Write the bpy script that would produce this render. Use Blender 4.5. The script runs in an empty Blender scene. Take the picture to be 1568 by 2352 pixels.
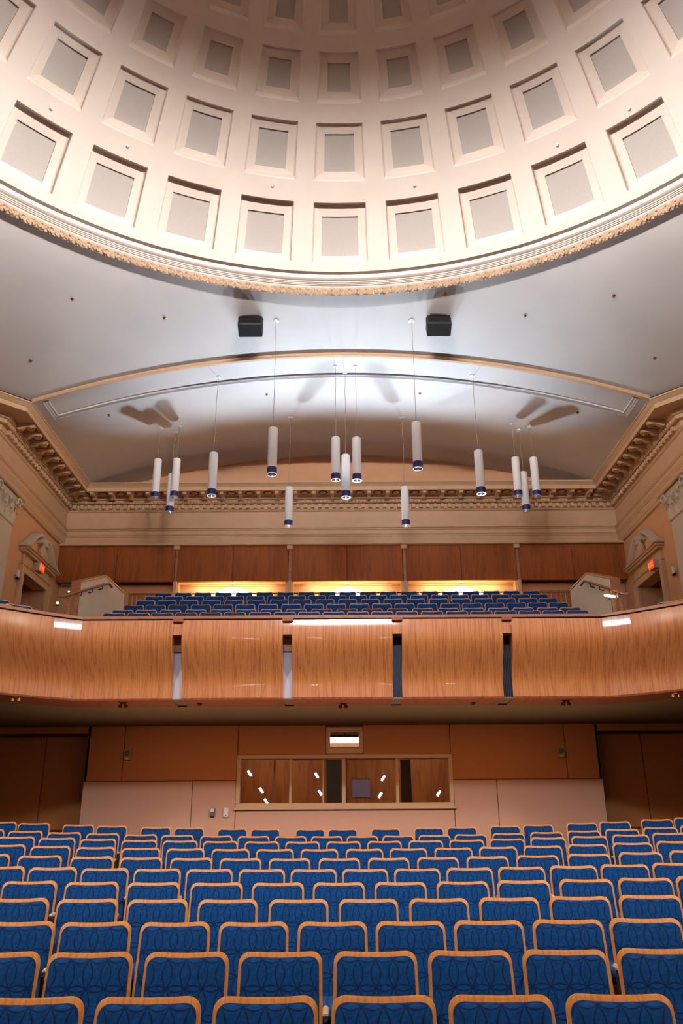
import bpy, math, random
from mathutils import Vector, Matrix
random.seed(7)
PI = math.pi
sc = bpy.context.scene
COL = sc.collection
EYE = 1.6                      # eye height; every other height below is measured from the eye and lifted by EYE

# ------------------------------------------------------------------ camera
F = 1880.0
TH = math.atan(734 / 1880.0)
ROLL = 0.0058
cd = bpy.data.cameras.new('camera'); cam = bpy.data.objects.new('camera', cd); COL.objects.link(cam)
cd.sensor_fit = 'VERTICAL'; cd.sensor_height = 22.3; cd.sensor_width = 14.87
cd.lens = F / 2352 * 22.3
cd.clip_start = 0.05; cd.clip_end = 200
cam.matrix_world = (Matrix.Translation((0, 0, EYE)) @ Matrix.Rotation(PI / 2 + TH, 4, 'X') @ Matrix.Rotation(-ROLL, 4, 'Z'))
sc.camera = cam

# ------------------------------------------------------------------ world, exposure
w = bpy.data.worlds.new('world'); sc.world = w; w.use_nodes = True
w.node_tree.nodes['Background'].inputs[0].default_value = (0.5, 0.42, 0.35, 1)
w.node_tree.nodes['Background'].inputs[1].default_value = 0.05
sc.view_settings.view_transform = 'Standard'
sc.view_settings.look = 'None'
sc.view_settings.exposure = 0.0
sc.view_settings.gamma = 1.0
sc.view_settings.use_curve_mapping = False

# ------------------------------------------------------------------ lights (heights from the eye)
COOL = (0.64, 0.82, 1.0); NEUTRAL = (1.0, 0.93, 0.86); WARM = (1.0, 0.62, 0.32)
def area(loc, aim, size, power, color, size_y=None, spread=180):
    l = bpy.data.lights.new('area_light', 'AREA'); l.energy = power; l.color = color
    l.shape = 'RECTANGLE'; l.size = size; l.size_y = size_y or size; l.spread = math.radians(spread)
    o = bpy.data.objects.new('area_light', l); COL.objects.link(o)
    loc = Vector(loc) + Vector((0, 0, EYE)); aim = Vector(aim) + Vector((0, 0, EYE))
    o.location = loc; o.rotation_euler = (aim - loc).to_track_quat('-Z', 'Y').to_euler()
    return o
def spot(loc, aim, power, color, angle, blend=0.5, radius=0.1):
    l = bpy.data.lights.new('spot_light', 'SPOT'); l.energy = power; l.color = color
    l.spot_size = math.radians(angle); l.spot_blend = blend; l.shadow_soft_size = radius
    o = bpy.data.objects.new('spot_light', l); COL.objects.link(o)
    loc = Vector(loc) + Vector((0, 0, EYE)); aim = Vector(aim) + Vector((0, 0, EYE))
    o.location = loc; o.rotation_euler = (aim - loc).to_track_quat('-Z', 'Y').to_euler()
    return o
DOME_Y = 6.5
# cove lamps standing on the ledge round the dome, shining inwards and up
for k in range(24):
    a = 2 * PI * k / 24
    c, s = math.cos(a), math.sin(a)
    area((8.95 * s, DOME_Y + 8.95 * c, 12.02), (-9 * s, DOME_Y - 9 * c, 12.0), 2.2, 54, (1.0, 0.96, 0.94), 0.12, 25)
# cool uplights above the rear balcony wall, thrown forward on to the vault
for x, p in ((-4.4, 700), (-2.0, 1400), (0.4, 1500), (2.2, 1400), (4.4, 700)):
    spot((x, 22.5, 6.2), (x * 0.9, 17.1, 11.2), p, COOL, 78, 0.8, 0.10)
# unseen side lights, added to light the stalls and the balcony front
for sx in (-1, 1):
    area((sx * 9.5, 2.8, 8.8), (sx * 0.5, 7.5, -1.0), 1.3, 330, (1.0, 0.88, 0.74), 1.6, 100)
    area((sx * 11.0, 2.0, 7.6), (-sx * 1.5, 13, 1.6), 1.1, 24, (1.0, 0.70, 0.46), 1.2, 60)
# unseen lights added for the highlights on the balcony veneer, centre and flanks
area((0, -4.7, 10.2), (0, 13, 2.6), 3.9, 95, (0.86, 0.92, 1.0), 0.9, 50)
for sx in (-1, 1):
    area((sx * 11.2, -1.1, 9.9), (-sx * 4.5, 13, 2.8), 1.3, 42, COOL, 1.1, 50)

# unseen strip light added behind the last row to brighten the soffit
area((0, 15.1, -0.7), (0, 13.3, 1.9), 12.0, 50, (1.0, 0.66, 0.36), 0.2, 95)
# unseen warm fill added below the balcony for the lower wall
area((0, 13.9, 1.75), (0, 15.6, -0.8), 8.0, 34, (1.0, 0.55, 0.30), 0.2, 150)

# ------------------------------------------------------------------ pixel of the photograph -> point at depth Y (heights from the eye)
CT, ST = math.cos(TH), math.sin(TH)
def ray(px, py):
    x, y = px - 784.0, 1176.0 - py
    cr, sr = math.cos(-ROLL), math.sin(-ROLL)
    x, y = x * cr - y * sr, x * sr + y * cr
    u, v = x / F, y / F
    return u, CT - v * ST, ST + v * CT
def at(px, py, Y):
    u, a, b = ray(px, py)
    return Vector((u / a * Y, Y, b / a * Y))
def at_x(px, py, X):
    u, a, b = ray(px, py)
    t = X / u
    return Vector((X, a * t, b * t))

# ------------------------------------------------------------------ materials
def lin(c):
    return tuple((v / 255 / 12.92) if v / 255 <= 0.04045 else ((v / 255 + 0.055) / 1.055) ** 2.4 for v in c) + (1,)
def new_mat(name):
    m = bpy.data.materials.new(name); m.use_nodes = True
    nt = m.node_tree; b = nt.nodes['Principled BSDF']
    return m, nt, b
def plain(name, rgb, rough=0.6, metal=0.0, emit=None, strength=0.0, noise=0.0, nscale=12.0, bump=0.0, spec=0.5):
    m, nt, b = new_mat(name)
    c = lin(rgb)
    b.inputs['Base Color'].default_value = c
    b.inputs['Roughness'].default_value = rough
    b.inputs['Metallic'].default_value = metal
    b.inputs['Specular IOR Level'].default_value = spec
    if noise or bump:
        tc = nt.nodes.new('ShaderNodeTexCoord'); n = nt.nodes.new('ShaderNodeTexNoise')
        n.inputs['Scale'].default_value = nscale; n.inputs['Detail'].default_value = 4
        nt.links.new(tc.outputs['Object'], n.inputs['Vector'])
        if noise:
            r = nt.nodes.new('ShaderNodeValToRGB')
            r.color_ramp.elements[0].position = 0.3; r.color_ramp.elements[1].position = 0.7
            r.color_ramp.elements[0].color = tuple(v * (1 - noise) for v in c[:3]) + (1,)
            r.color_ramp.elements[1].color = tuple(min(1, v * (1 + noise)) for v in c[:3]) + (1,)
            nt.links.new(n.outputs['Fac'], r.inputs[0]); nt.links.new(r.outputs[0], b.inputs['Base Color'])
        if bump:
            bp = nt.nodes.new('ShaderNodeBump'); bp.inputs['Strength'].default_value = bump; bp.inputs['Distance'].default_value = 0.01
            nt.links.new(n.outputs['Fac'], bp.inputs['Height']); nt.links.new(bp.outputs[0], b.inputs['Normal'])
    if emit:
        b.inputs['Emission Color'].default_value = lin(emit); b.inputs['Emission Strength'].default_value = strength
    return m
def wood(name, dark, mid, light, rough=0.4, sx=9.0, sz=0.9, coat=0.0, flame=True):
    """veneer with a grain that runs up the z axis"""
    m, nt, b = new_mat(name); L = nt.links
    tc = nt.nodes.new('ShaderNodeTexCoord'); mp = nt.nodes.new('ShaderNodeMapping')
    mp.inputs['Scale'].default_value = (sx, sx * .12, sz)
    L.new(tc.outputs['Object'], mp.inputs[0])
    n1 = nt.nodes.new('ShaderNodeTexNoise'); n1.inputs['Scale'].default_value = 0.9; n1.inputs['Detail'].default_value = 3; n1.inputs['Distortion'].default_value = 0.25
    L.new(mp.outputs[0], n1.inputs['Vector'])
    # rings of the flame figure: the sine of a smooth field
    mu = nt.nodes.new('ShaderNodeMath'); mu.operation = 'MULTIPLY'; mu.inputs[1].default_value = 20 if flame else 14
    L.new(n1.outputs['Fac'], mu.inputs[0])
    si = nt.nodes.new('ShaderNodeMath'); si.operation = 'SINE'; L.new(mu.outputs[0], si.inputs[0])
    ab = nt.nodes.new('ShaderNodeMath'); ab.operation = 'ABSOLUTE'; L.new(si.outputs[0], ab.inputs[0])
    mp2 = nt.nodes.new('ShaderNodeMapping'); mp2.inputs['Scale'].default_value = (60, 60, 1.6)
    L.new(tc.outputs['Object'], mp2.inputs[0])
    n2 = nt.nodes.new('ShaderNodeTexNoise'); n2.inputs['Scale'].default_value = 1.0; n2.inputs['Detail'].default_value = 2
    L.new(mp2.outputs[0], n2.inputs['Vector'])
    mx = nt.nodes.new('ShaderNodeMix'); mx.data_type = 'FLOAT'; mx.inputs[0].default_value = 0.45
    L.new(ab.outputs[0], mx.inputs[2]); L.new(n2.outputs['Fac'], mx.inputs[3])
    r = nt.nodes.new('ShaderNodeValToRGB')
    r.color_ramp.elements[0].position = 0.12; r.color_ramp.elements[0].color = lin(dark)
    r.color_ramp.elements[1].position = 0.85; r.color_ramp.elements[1].color = lin(light)
    e = r.color_ramp.elements.new(0.42); e.color = lin(mid)
    L.new(mx.outputs[0], r.inputs[0]); L.new(r.outputs[0], b.inputs['Base Color'])
    b.inputs['Roughness'].default_value = rough
    b.inputs['Coat Weight'].default_value = coat; b.inputs['Coat Roughness'].default_value = 0.08
    return m
def M(nt, op, a, b=None, c=None):
    n = nt.nodes.new('ShaderNodeMath'); n.operation = op
    for i, v in enumerate((a, b, c)):
        if v is None: continue
        if isinstance(v, (int, float)): n.inputs[i].default_value = v
        else: nt.links.new(v, n.inputs[i])
    return n.outputs[0]
def fabric(name):
    """blue upholstery woven with dark interlocking ovals"""
    m, nt, b = new_mat(name); L = nt.links
    tc = nt.nodes.new('ShaderNodeTexCoord'); sp = nt.nodes.new('ShaderNodeSeparateXYZ')
    L.new(tc.outputs['Object'], sp.inputs[0])
    p, q = 0.097, 0.138
    x = M(nt, 'DIVIDE', sp.outputs[0], p); z = M(nt, 'DIVIDE', M(nt, 'SUBTRACT', sp.outputs[2], 0.372), q)
    fx = M(nt, 'SUBTRACT', M(nt, 'FRACT', M(nt, 'ADD', x, 0.5 + 0.5)), 0.5)          # columns half a step off the centre line
    fx01 = M(nt, 'FRACT', M(nt, 'ADD', x, 0.5))
    fz = M(nt, 'FRACT', z); fzc = M(nt, 'SUBTRACT', M(nt, 'FRACT', M(nt, 'ADD', z, 0.5)), 0.5)
    # vertical ovals between lattice points, horizontal ones across
    wv = M(nt, 'MULTIPLY', M(nt, 'SINE', M(nt, 'MULTIPLY', fz, PI)), 0.27)
    fxl = M(nt, 'SUBTRACT', fx01, 0.5)
    d1 = M(nt, 'MULTIPLY', M(nt, 'ABSOLUTE', M(nt, 'SUBTRACT', M(nt, 'ABSOLUTE', fxl), wv)), p)
    gx = M(nt, 'FRACT', M(nt, 'ADD', x, 1.0))
    wh = M(nt, 'MULTIPLY', M(nt, 'ABSOLUTE', M(nt, 'SINE', M(nt, 'MULTIPLY', gx, PI))), 0.11)
    d2 = M(nt, 'MULTIPLY', M(nt, 'ABSOLUTE', M(nt, 'SUBTRACT', M(nt, 'ABSOLUTE', fzc), wh)), q)
    d = M(nt, 'MINIMUM', d1, d2)
    line = M(nt, 'SUBTRACT', 1.0, M(nt, 'SMOOTH_MIN', M(nt, 'DIVIDE', d, 0.0060), 1.0, 0.1))
    n = nt.nodes.new('ShaderNodeTexNoise'); n.inputs['Scale'].default_value = 60; n.inputs['Detail'].default_value = 3
    L.new(tc.outputs['Object'], n.inputs['Vector'])
    r = nt.nodes.new('ShaderNodeValToRGB')
    r.color_ramp.elements[0].position = 0.3; r.color_ramp.elements[0].color = lin((8, 58, 116))
    r.color_ramp.elements[1].position = 0.75; r.color_ramp.elements[1].color = lin((14, 78, 144))
    L.new(n.outputs['Fac'], r.inputs[0])
    mx = nt.nodes.new('ShaderNodeMix'); mx.data_type = 'RGBA'
    L.new(M(nt, 'MULTIPLY', line, 0.95), mx.inputs[0]); L.new(r.outputs[0], mx.inputs[6]); mx.inputs[7].default_value = lin((4, 20, 62))
    L.new(mx.outputs[2], b.inputs['Base Color'])
    b.inputs['Roughness'].default_value = 0.85; b.inputs['Specular IOR Level'].default_value = 0.15
    b.inputs['Sheen Weight'].default_value = 0.18; b.inputs['Sheen Roughness'].default_value = 0.4; b.inputs['Sheen Tint'].default_value = (0.35, 0.55, 1, 1)
    bp = nt.nodes.new('ShaderNodeBump'); bp.inputs['Strength'].default_value = 0.3; bp.inputs['Distance'].default_value = 0.002
    L.new(n.outputs['Fac'], bp.inputs['Height']); L.new(bp.outputs[0], b.inputs['Normal'])
    return m
def glass(name):
    m = bpy.data.materials.new(name); m.use_nodes = True; nt = m.node_tree; nt.nodes.clear()
    out = nt.nodes.new('ShaderNodeOutputMaterial'); mix = nt.nodes.new('ShaderNodeMixShader')
    tr = nt.nodes.new('ShaderNodeBsdfTransparent'); tr.inputs[0].default_value = (0.86, 0.88, 0.84, 1)
    gl = nt.nodes.new('ShaderNodeBsdfGlossy'); gl.inputs['Roughness'].default_value = 0.0
    fr = nt.nodes.new('ShaderNodeFresnel'); fr.inputs['IOR'].default_value = 1.75
    nt.links.new(fr.outputs[0], mix.inputs[0]); nt.links.new(tr.outputs[0], mix.inputs[1]); nt.links.new(gl.outputs[0], mix.inputs[2])
    nt.links.new(mix.outputs[0], out.inputs[0])
    return m
PLASTER = plain('dome_plaster', (220, 204, 190), 0.55, noise=0.03, nscale=1.5, bump=0.05)
CEIL = plain('ceiling_paint', (204, 198, 194), 0.6, noise=0.03, nscale=1.2, bump=0.04)
COFFER_GREY = plain('acoustic_fabric', (184, 176, 168), 0.95, noise=0.05, nscale=60, bump=0.2)
TRIM = plain('cornice_paint', (196, 160, 124), 0.55, noise=0.04, nscale=3, bump=0.05)
TRIM_PALE = plain('pilaster_paint', (200, 186, 168), 0.55, noise=0.03, nscale=3)
ORNAMENT = plain('ornament_shaded_plaster', (214, 182, 148), 0.6, noise=0.08, nscale=20)  # same plaster as the dome, with the leaves' shade put into the colour
ROSE_RED = plain('rosette_red', (120, 30, 18), 0.7)
WALLP = plain('wall_paint', (202, 152, 112), 0.65, noise=0.03, nscale=2, bump=0.05)
WALL_LOW = plain('wall_panel_lower', (200, 156, 134), 0.8, noise=0.05, nscale=70, bump=0.15)
WALL_UP = plain('wall_panel_upper', (192, 126, 76), 0.85, noise=0.06, nscale=70, bump=0.15)
WALL_DK = plain('recess_panel', (196, 128, 72), 0.8, noise=0.05, nscale=30)
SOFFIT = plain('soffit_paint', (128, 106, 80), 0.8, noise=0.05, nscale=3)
CARPET = plain('carpet', (40, 34, 38), 0.95, noise=0.2, nscale=80, bump=0.3)
JOINT = plain('joint_brown', (104, 62, 36), 0.9)  # brown backing that shows in the panel joints
FASCIA = wood('fascia_veneer', (164, 92, 42), (192, 116, 60), (206, 132, 74), 0.45, 11.0, 0.34, 1.0)
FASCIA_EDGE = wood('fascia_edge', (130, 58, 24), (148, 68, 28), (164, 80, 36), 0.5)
CAPW = wood('rail_cap_wood', (122, 70, 38), (150, 92, 54), (168, 108, 66), 0.4, 1.2, 30)
DARKWOOD = wood('panel_veneer', (118, 56, 6), (136, 68, 10), (150, 78, 16), 0.7, 4.0, 0.35, 0.0, False)
MAPLE = wood('seat_maple', (190, 114, 44), (206, 130, 54), (218, 144, 66), 0.5, 30, 3, 0.08, False)
FABRIC = fabric('seat_fabric')
ARMWOOD = plain('arm_beech', (214, 178, 138), 0.45, noise=0.08, nscale=20)
BLACKM = plain('black_metal', (18, 16, 18), 0.45, 0.3)
DARKM = plain('dark_metal', (42, 36, 34), 0.4, 0.8)
SILVER = plain('brushed_silver', (200, 205, 212), 0.15, 0.9)
WHITE = plain('lamp_white', (236, 232, 230), 0.45)
BLUEB = plain('lamp_blue', (16, 24, 96), 0.35)
LAMPGLOW = plain('lamp_lens', (225, 230, 240), 0.4, emit=(235, 240, 255), strength=1.1)
CORD = plain('cord_grey', (150, 128, 108), 0.6)
SPK = plain('speaker_black', (12, 9, 8), 0.55)
REDLIT = plain('exit_red', (255, 40, 20), 0.5, emit=(255, 36, 14), strength=2.6)
EXITBOX = plain('exit_box', (188, 160, 136), 0.5)
PALE = plain('stair_wall_paint', (232, 212, 184), 0.7, noise=0.03, nscale=4)
BRASS = plain('spot_brass', (150, 96, 50), 0.35, 0.7)
LILAC = plain('slot_lilac', (190, 180, 190), 0.6)
SLOTDK = plain('slot_dark_blue', (48, 54, 82), 0.5)
FRAMEW = plain('window_frame_paint', (206, 168, 128), 0.5)
BOOTHW = wood('booth_veneer', (150, 74, 24), (176, 92, 34), (196, 108, 44), 0.5, 4, 0.4)
BOOTHD = plain('booth_dark', (44, 46, 36), 0.8)
GLASS = glass('window_glass')
LIGHTW = plain('light_diffuser', (255, 255, 255), 0.5, emit=(250, 252, 255), strength=14)
STAGEL = plain('stage_lamp_lens', (255, 255, 255), 0.5, emit=(240, 250, 250), strength=60)
ALCOVE = plain('alcove_paint', (222, 182, 128), 0.75)
SWITCHG = plain('box_grey', (104, 92, 84), 0.5)
SWITCHW = plain('box_white', (220, 214, 210), 0.5)
GRILLE = plain('speaker_beige', (170, 136, 108), 0.6)
LILACP = plain('reflection_lilac', (150, 132, 170), 0.8)
STEPL = plain('step_light', (240, 250, 255), 0.4, emit=(235, 245, 255), strength=9)
GREENL = plain('green_indicator', (180, 255, 220), 0.4, emit=(150, 255, 210), strength=8)

# ------------------------------------------------------------------ mesh helpers
class MB:
    def __init__(s): s.v = []; s.f = []
    def add(s, vs, fs):
        n = len(s.v); s.v += [tuple(v) for v in vs]; s.f += [tuple(n + i for i in f) for f in fs]; return s
    def box(s, a, b):
        (x0, y0, z0), (x1, y1, z1) = a, b
        x0, x1 = min(x0, x1), max(x0, x1); y0, y1 = min(y0, y1), max(y0, y1); z0, z1 = min(z0, z1), max(z0, z1)
        vs = [(x0, y0, z0), (x1, y0, z0), (x1, y1, z0), (x0, y1, z0), (x0, y0, z1), (x1, y0, z1), (x1, y1, z1), (x0, y1, z1)]
        return s.add(vs, [(0, 3, 2, 1), (4, 5, 6, 7), (0, 1, 5, 4), (1, 2, 6, 5), (2, 3, 7, 6), (3, 0, 4, 7)])
    def cbox(s, a, b, c=0.01):
        """box with chamfered edges"""
        lo = [min(a[i], b[i]) for i in range(3)]; hi = [max(a[i], b[i]) for i in range(3)]
        c = min([c] + [(hi[i] - lo[i]) * 0.45 for i in range(3)])
        vs = []; idx = {}
        def P(sx, sy, sz, ax):
            k = (sx, sy, sz, ax)
            if k not in idx:
                sg = (sx, sy, sz)
                p = [(hi[i] if sg[i] > 0 else lo[i]) - (0 if i == ax else sg[i] * c) for i in range(3)]
                idx[k] = len(vs); vs.append(tuple(p))
            return idx[k]
        fs = []
        for ax in range(3):
            o = [i for i in range(3) if i != ax]
            for sg in (-1, 1):
                q = []
                for (p1, p2) in ((-1, -1), (1, -1), (1, 1), (-1, 1)):
                    t = [0, 0, 0]; t[ax] = sg; t[o[0]] = p1; t[o[1]] = p2
                    q.append(P(*t, ax))
                fs.append(tuple(q))
        for ax in range(3):                                    # edges along ax
            o = [i for i in range(3) if i != ax]
            for p1 in (-1, 1):
                for p2 in (-1, 1):
                    q = []
                    for (e, which) in ((-1, o[0]), (1, o[0]), (1, o[1]), (-1, o[1])):
                        t = [0, 0, 0]; t[ax] = e; t[o[0]] = p1; t[o[1]] = p2
                        q.append(P(*t, which))
                    fs.append(tuple(q))
        for sx in (-1, 1):
            for sy in (-1, 1):
                for sz in (-1, 1):
                    fs.append((P(sx, sy, sz, 0), P(sx, sy, sz, 1), P(sx, sy, sz, 2)))
        return s.add(vs, fs)
    def prism(s, pts, off):
        """closed outline extruded by a vector"""
        n = len(pts); off = Vector(off)
        vs = [tuple(p) for p in pts] + [tuple(Vector(p) + off) for p in pts]
        return s.add(vs, [tuple(range(n))[::-1], tuple(range(n, 2 * n))] + [(i, (i + 1) % n, n + (i + 1) % n, n + i) for i in range(n)])
    def quad(s, a, b, c, d): return s.add([a, b, c, d], [(0, 1, 2, 3)])
    def lathe(s, prof, n=24, c=(0, 0), a0=0.0, a1=2 * PI, caps=False):
        full = abs(a1 - a0 - 2 * PI) < 1e-6; m = n if full else n + 1
        base = len(s.v)
        for i in range(m):
            a = a0 + (a1 - a0) * i / n
            for r, z in prof: s.v.append((c[0] + r * math.sin(a), c[1] + r * math.cos(a), z))
        k = len(prof)
        for i in range(n):
            j = (i + 1) % m
            for t in range(k - 1):
                s.f.append((base + i * k + t, base + j * k + t, base + j * k + t + 1, base + i * k + t + 1))
        if caps:
            s.f.append(tuple(base + i * k for i in range(m))); s.f.append(tuple(base + i * k + k - 1 for i in range(m)))
        return s
    def tube(s, pts, r, n=8, caps=True):
        pts = [Vector(p) for p in pts]; base = len(s.v)
        for i, p in enumerate(pts):
            d = (pts[min(i + 1, len(pts) - 1)] - pts[max(i - 1, 0)]).normalized()
            up = Vector((0, 0, 1)) if abs(d.z) < 0.9 else Vector((1, 0, 0))
            e1 = d.cross(up).normalized(); e2 = d.cross(e1)
            rr = r[i] if isinstance(r, (list, tuple)) else r
            for k in range(n):
                a = 2 * PI * k / n; s.v.append(tuple(p + e1 * math.cos(a) * rr + e2 * math.sin(a) * rr))
        for i in range(len(pts) - 1):
            for k in range(n):
                s.f.append((base + i * n + k, base + i * n + (k + 1) % n, base + (i + 1) * n + (k + 1) % n, base + (i + 1) * n + k))
        if caps:
            s.f.append(tuple(range(base, base + n))); s.f.append(tuple(range(base + (len(pts) - 1) * n, base + len(pts) * n)))
        return s
    def sweep(s, path, prof, closed_prof=False, ends=True, pre=None, post=None):
        """profile (d, z) carried along a plan polyline; d is measured to the right-hand normal side given by the path's own normals, mitred"""
        P = [Vector((p[0], p[1])) for p in path]; k = len(prof); base = len(s.v)
        ns = []
        for i in range(len(P) - 1):
            t = (P[i + 1] - P[i]).normalized(); ns.append(Vector((t.y, -t.x)))
        nrm = lambda a, b: (lambda t: Vector((t.y, -t.x)))((Vector(b) - Vector(a)).normalized())
        for i, p in enumerate(P):
            n1 = ns[max(i - 1, 0)]; n2 = ns[min(i, len(ns) - 1)]
            if i == 0 and pre: n1 = nrm(pre, P[0])
            if i == len(P) - 1 and post: n2 = nrm(P[-1], post)
            m = (n1 + n2) / (1 + n1.dot(n2))
            for d, z in prof: s.v.append((p.x + m.x * d, p.y + m.y * d, z))
        kk = k if closed_prof else k - 1
        for i in range(len(P) - 1):
            for t in range(kk):
                s.f.append((base + i * k + t, base + (i + 1) * k + t, base + (i + 1) * k + (t + 1) % k, base + i * k + (t + 1) % k))
        if ends and closed_prof:
            s.f.append(tuple(range(base, base + k))); s.f.append(tuple(range(base + (len(P) - 1) * k, base + len(P) * k)))
        return s
    def rot(s, ang, axis='Z', c=(0, 0, 0)):
        R = Matrix.Rotation(ang, 3, axis); c = Vector(c)
        s.v = [tuple(R @ (Vector(v) - c) + c) for v in s.v]; return s
    def move(s, d):
        s.v = [(v[0] + d[0], v[1] + d[1], v[2] + d[2]) for v in s.v]; return s
    def mirror(s):
        s.v = [(-v[0], v[1], v[2]) for v in s.v]; s.f = [f[::-1] for f in s.f]; return s
    def mesh(s, name, mat, smooth=False, fix=True, merge=False):
        me = bpy.data.meshes.new(name); me.from_pydata(s.v, [], s.f)
        if fix:
            import bmesh
            bm = bmesh.new(); bm.from_mesh(me)
            if merge: bmesh.ops.remove_doubles(bm, verts=bm.verts, dist=1e-5)
            bmesh.ops.recalc_face_normals(bm, faces=bm.faces); bm.to_mesh(me); bm.free()
        me.materials.append(mat)
        if smooth:
            me.polygons.foreach_set('use_smooth', [True] * len(me.polygons))
            try: me.set_sharp_from_angle(angle=math.radians(smooth if smooth is not True else 40))
            except Exception: pass
        me.update(); return me
def link(name, data, parent=None, loc=(0, 0, 0), rot=(0, 0, 0)):
    o = bpy.data.objects.new(name, data); COL.objects.link(o)
    o.location = Vector(loc) + (Vector((0, 0, 0)) if parent else Vector((0, 0, EYE)))
    o.rotation_euler = rot
    if parent: o.parent = parent
    return o
def part(name, mb, mat, parent, smooth=False, label=None, kind=None, loc=(0, 0, 0), rot=(0, 0, 0), fix=True):
    o = link(name, mb.mesh(name, mat, smooth, fix) if isinstance(mb, MB) else mb, parent, loc, rot)
    if label: o['label'] = label
    if kind: o['kind'] = kind
    return o
def struct(name, mb, mat, label, smooth=False, cat='wall', loc=(0, 0, 0), fix=True):
    o = link(name, mb.mesh(name, mat, smooth, fix) if mb else None, None, loc)
    o['kind'] = 'structure'; o['label'] = label; o['category'] = cat
    return o
def thing(name, label, cat, loc=(0, 0, 0), rotz=0.0, group=None, kind=None):
    o = link(name, None, None, loc, (0, 0, rotz)); o['label'] = label; o['category'] = cat
    if group: o['group'] = group
    if kind: o['kind'] = kind
    return o
def dup(root, loc, rotz, label, group=None):
    r = root.copy(); COL.objects.link(r); r.location = Vector(loc) + Vector((0, 0, EYE)); r.rotation_euler = (0, 0, rotz)
    r['label'] = label
    if group: r['group'] = group
    for ch in list(root.children):
        c = ch.copy(); COL.objects.link(c); c.parent = r
        for g in list(ch.children):
            d = g.copy(); COL.objects.link(d); d.parent = c
    return r
ORD = ['', 'first', 'second', 'third', 'fourth', 'fifth', 'sixth', 'seventh', 'eighth', 'ninth', 'tenth', 'eleventh', 'twelfth', 'thirteenth',
       'fourteenth', 'fifteenth', 'sixteenth', 'seventeenth', 'eighteenth', 'nineteenth', 'twentieth', 'twenty-first', 'twenty-second']

# ================================================================== THE ROOM
WX, WY, CY = 8.64, 24.0, 18.4            # side walls, rear wall, corner to the diagonal walls
VX, VZ, VR = 7.69, 10.02, 1.30           # vault: half width, spring, rise
ARCH_Y = 18.0
HALF = 11.6                              # the crossing: half its width
RV = (VX * VX + VR * VR) / (2 * VR)
def vault_z(x):
    x = min(abs(x), VX); return VZ + VR - RV + math.sqrt(RV * RV - x * x)

# ---- dome with its coffers
ZS, RS = 6.92, 10.52
DC = (0.0, DOME_Y, ZS)
def dp(phi, el, d=0.0):
    r = (RS + d) * math.cos(el); return (r * math.sin(phi), r * math.cos(phi), (RS + d) * math.sin(el))
NS = 32
ROWS = [(.5349, .6581, .0720, .5497, .6314, .048, .17), (.7011, .8148, .0715, .7211, .7941, .0434, .10), (.8509, .9457, .0700, .8726, .9248, .0375, .09),
        (.9747, 1.056, .0700, .995, 1.036, .034, .08), (1.083, 1.150, .0690, 1.101, 1.132, .031, .07), (1.172, 1.228, .0680, 1.187, 1.213, .028, .06)]
sh = MB()
def patch(p0, p1, e0, e1, nphi, nel):
    b = len(sh.v)
    for i in range(nphi + 1):
        for j in range(nel + 1): sh.v.append(dp(p0 + (p1 - p0) * i / nphi, e0 + (e1 - e0) * j / nel))
    for i in range(nphi):
        for j in range(nel): sh.f.append((b + i * (nel + 1) + j, b + (i + 1) * (nel + 1) + j, b + (i + 1) * (nel + 1) + j + 1, b + i * (nel + 1) + j + 1))
step = 2 * PI / NS
for s_ in range(NS):
    c = s_ * step; prev = .5145
    for (e0, e1, hp, *_r) in ROWS:
        patch(c - step / 2, c - hp, prev, e0, 1, 2); patch(c - hp, c + hp, prev, e0, 6, 2); patch(c + hp, c + step / 2, prev, e0, 1, 2)
        patch(c - step / 2, c - hp, e0, e1, 1, 4); patch(c + hp, c + step / 2, e0, e1, 1, 4)
        prev = e1
    patch(c - step / 2, c - hp, prev, 1.32, 1, 2); patch(c - hp, c + hp, prev, 1.32, 6, 2); patch(c + hp, c + step / 2, prev, 1.32, 1, 2)
    patch(c - step / 2, c + step / 2, 1.32, PI / 2, 2, 4)
dome = struct('ceiling', None, PLASTER, 'cream plaster dome ceiling with rings of square coffers', True, 'ceiling', DC)
part('dome_shell', sh.mesh('dome_shell', PLASTER, True, True, True), None, dome)
def loop_pts(hp, e0, e1, d, n=6):
    pts = []
    for i in range(n): pts.append(dp(-hp + 2 * hp * i / n, e0, d))
    for i in range(n): pts.append(dp(hp, e0 + (e1 - e0) * i / n, d))
    for i in range(n): pts.append(dp(hp - 2 * hp * i / n, e1, d))
    for i in range(n): pts.append(dp(-hp, e1 - (e1 - e0) * i / n, d))
    return pts
def rings(mb, loops, cap=False):
    n = len(loops[0]); b = len(mb.v)
    for l in loops: mb.v += l
    for k in range(len(loops) - 1):
        for i in range(n): mb.f.append((b + k * n + i, b + k * n + (i + 1) % n, b + (k + 1) * n + (i + 1) % n, b + (k + 1) * n + i))
    if cap: mb.f.append(tuple(b + (len(loops) - 1) * n + i for i in range(n)))
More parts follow.
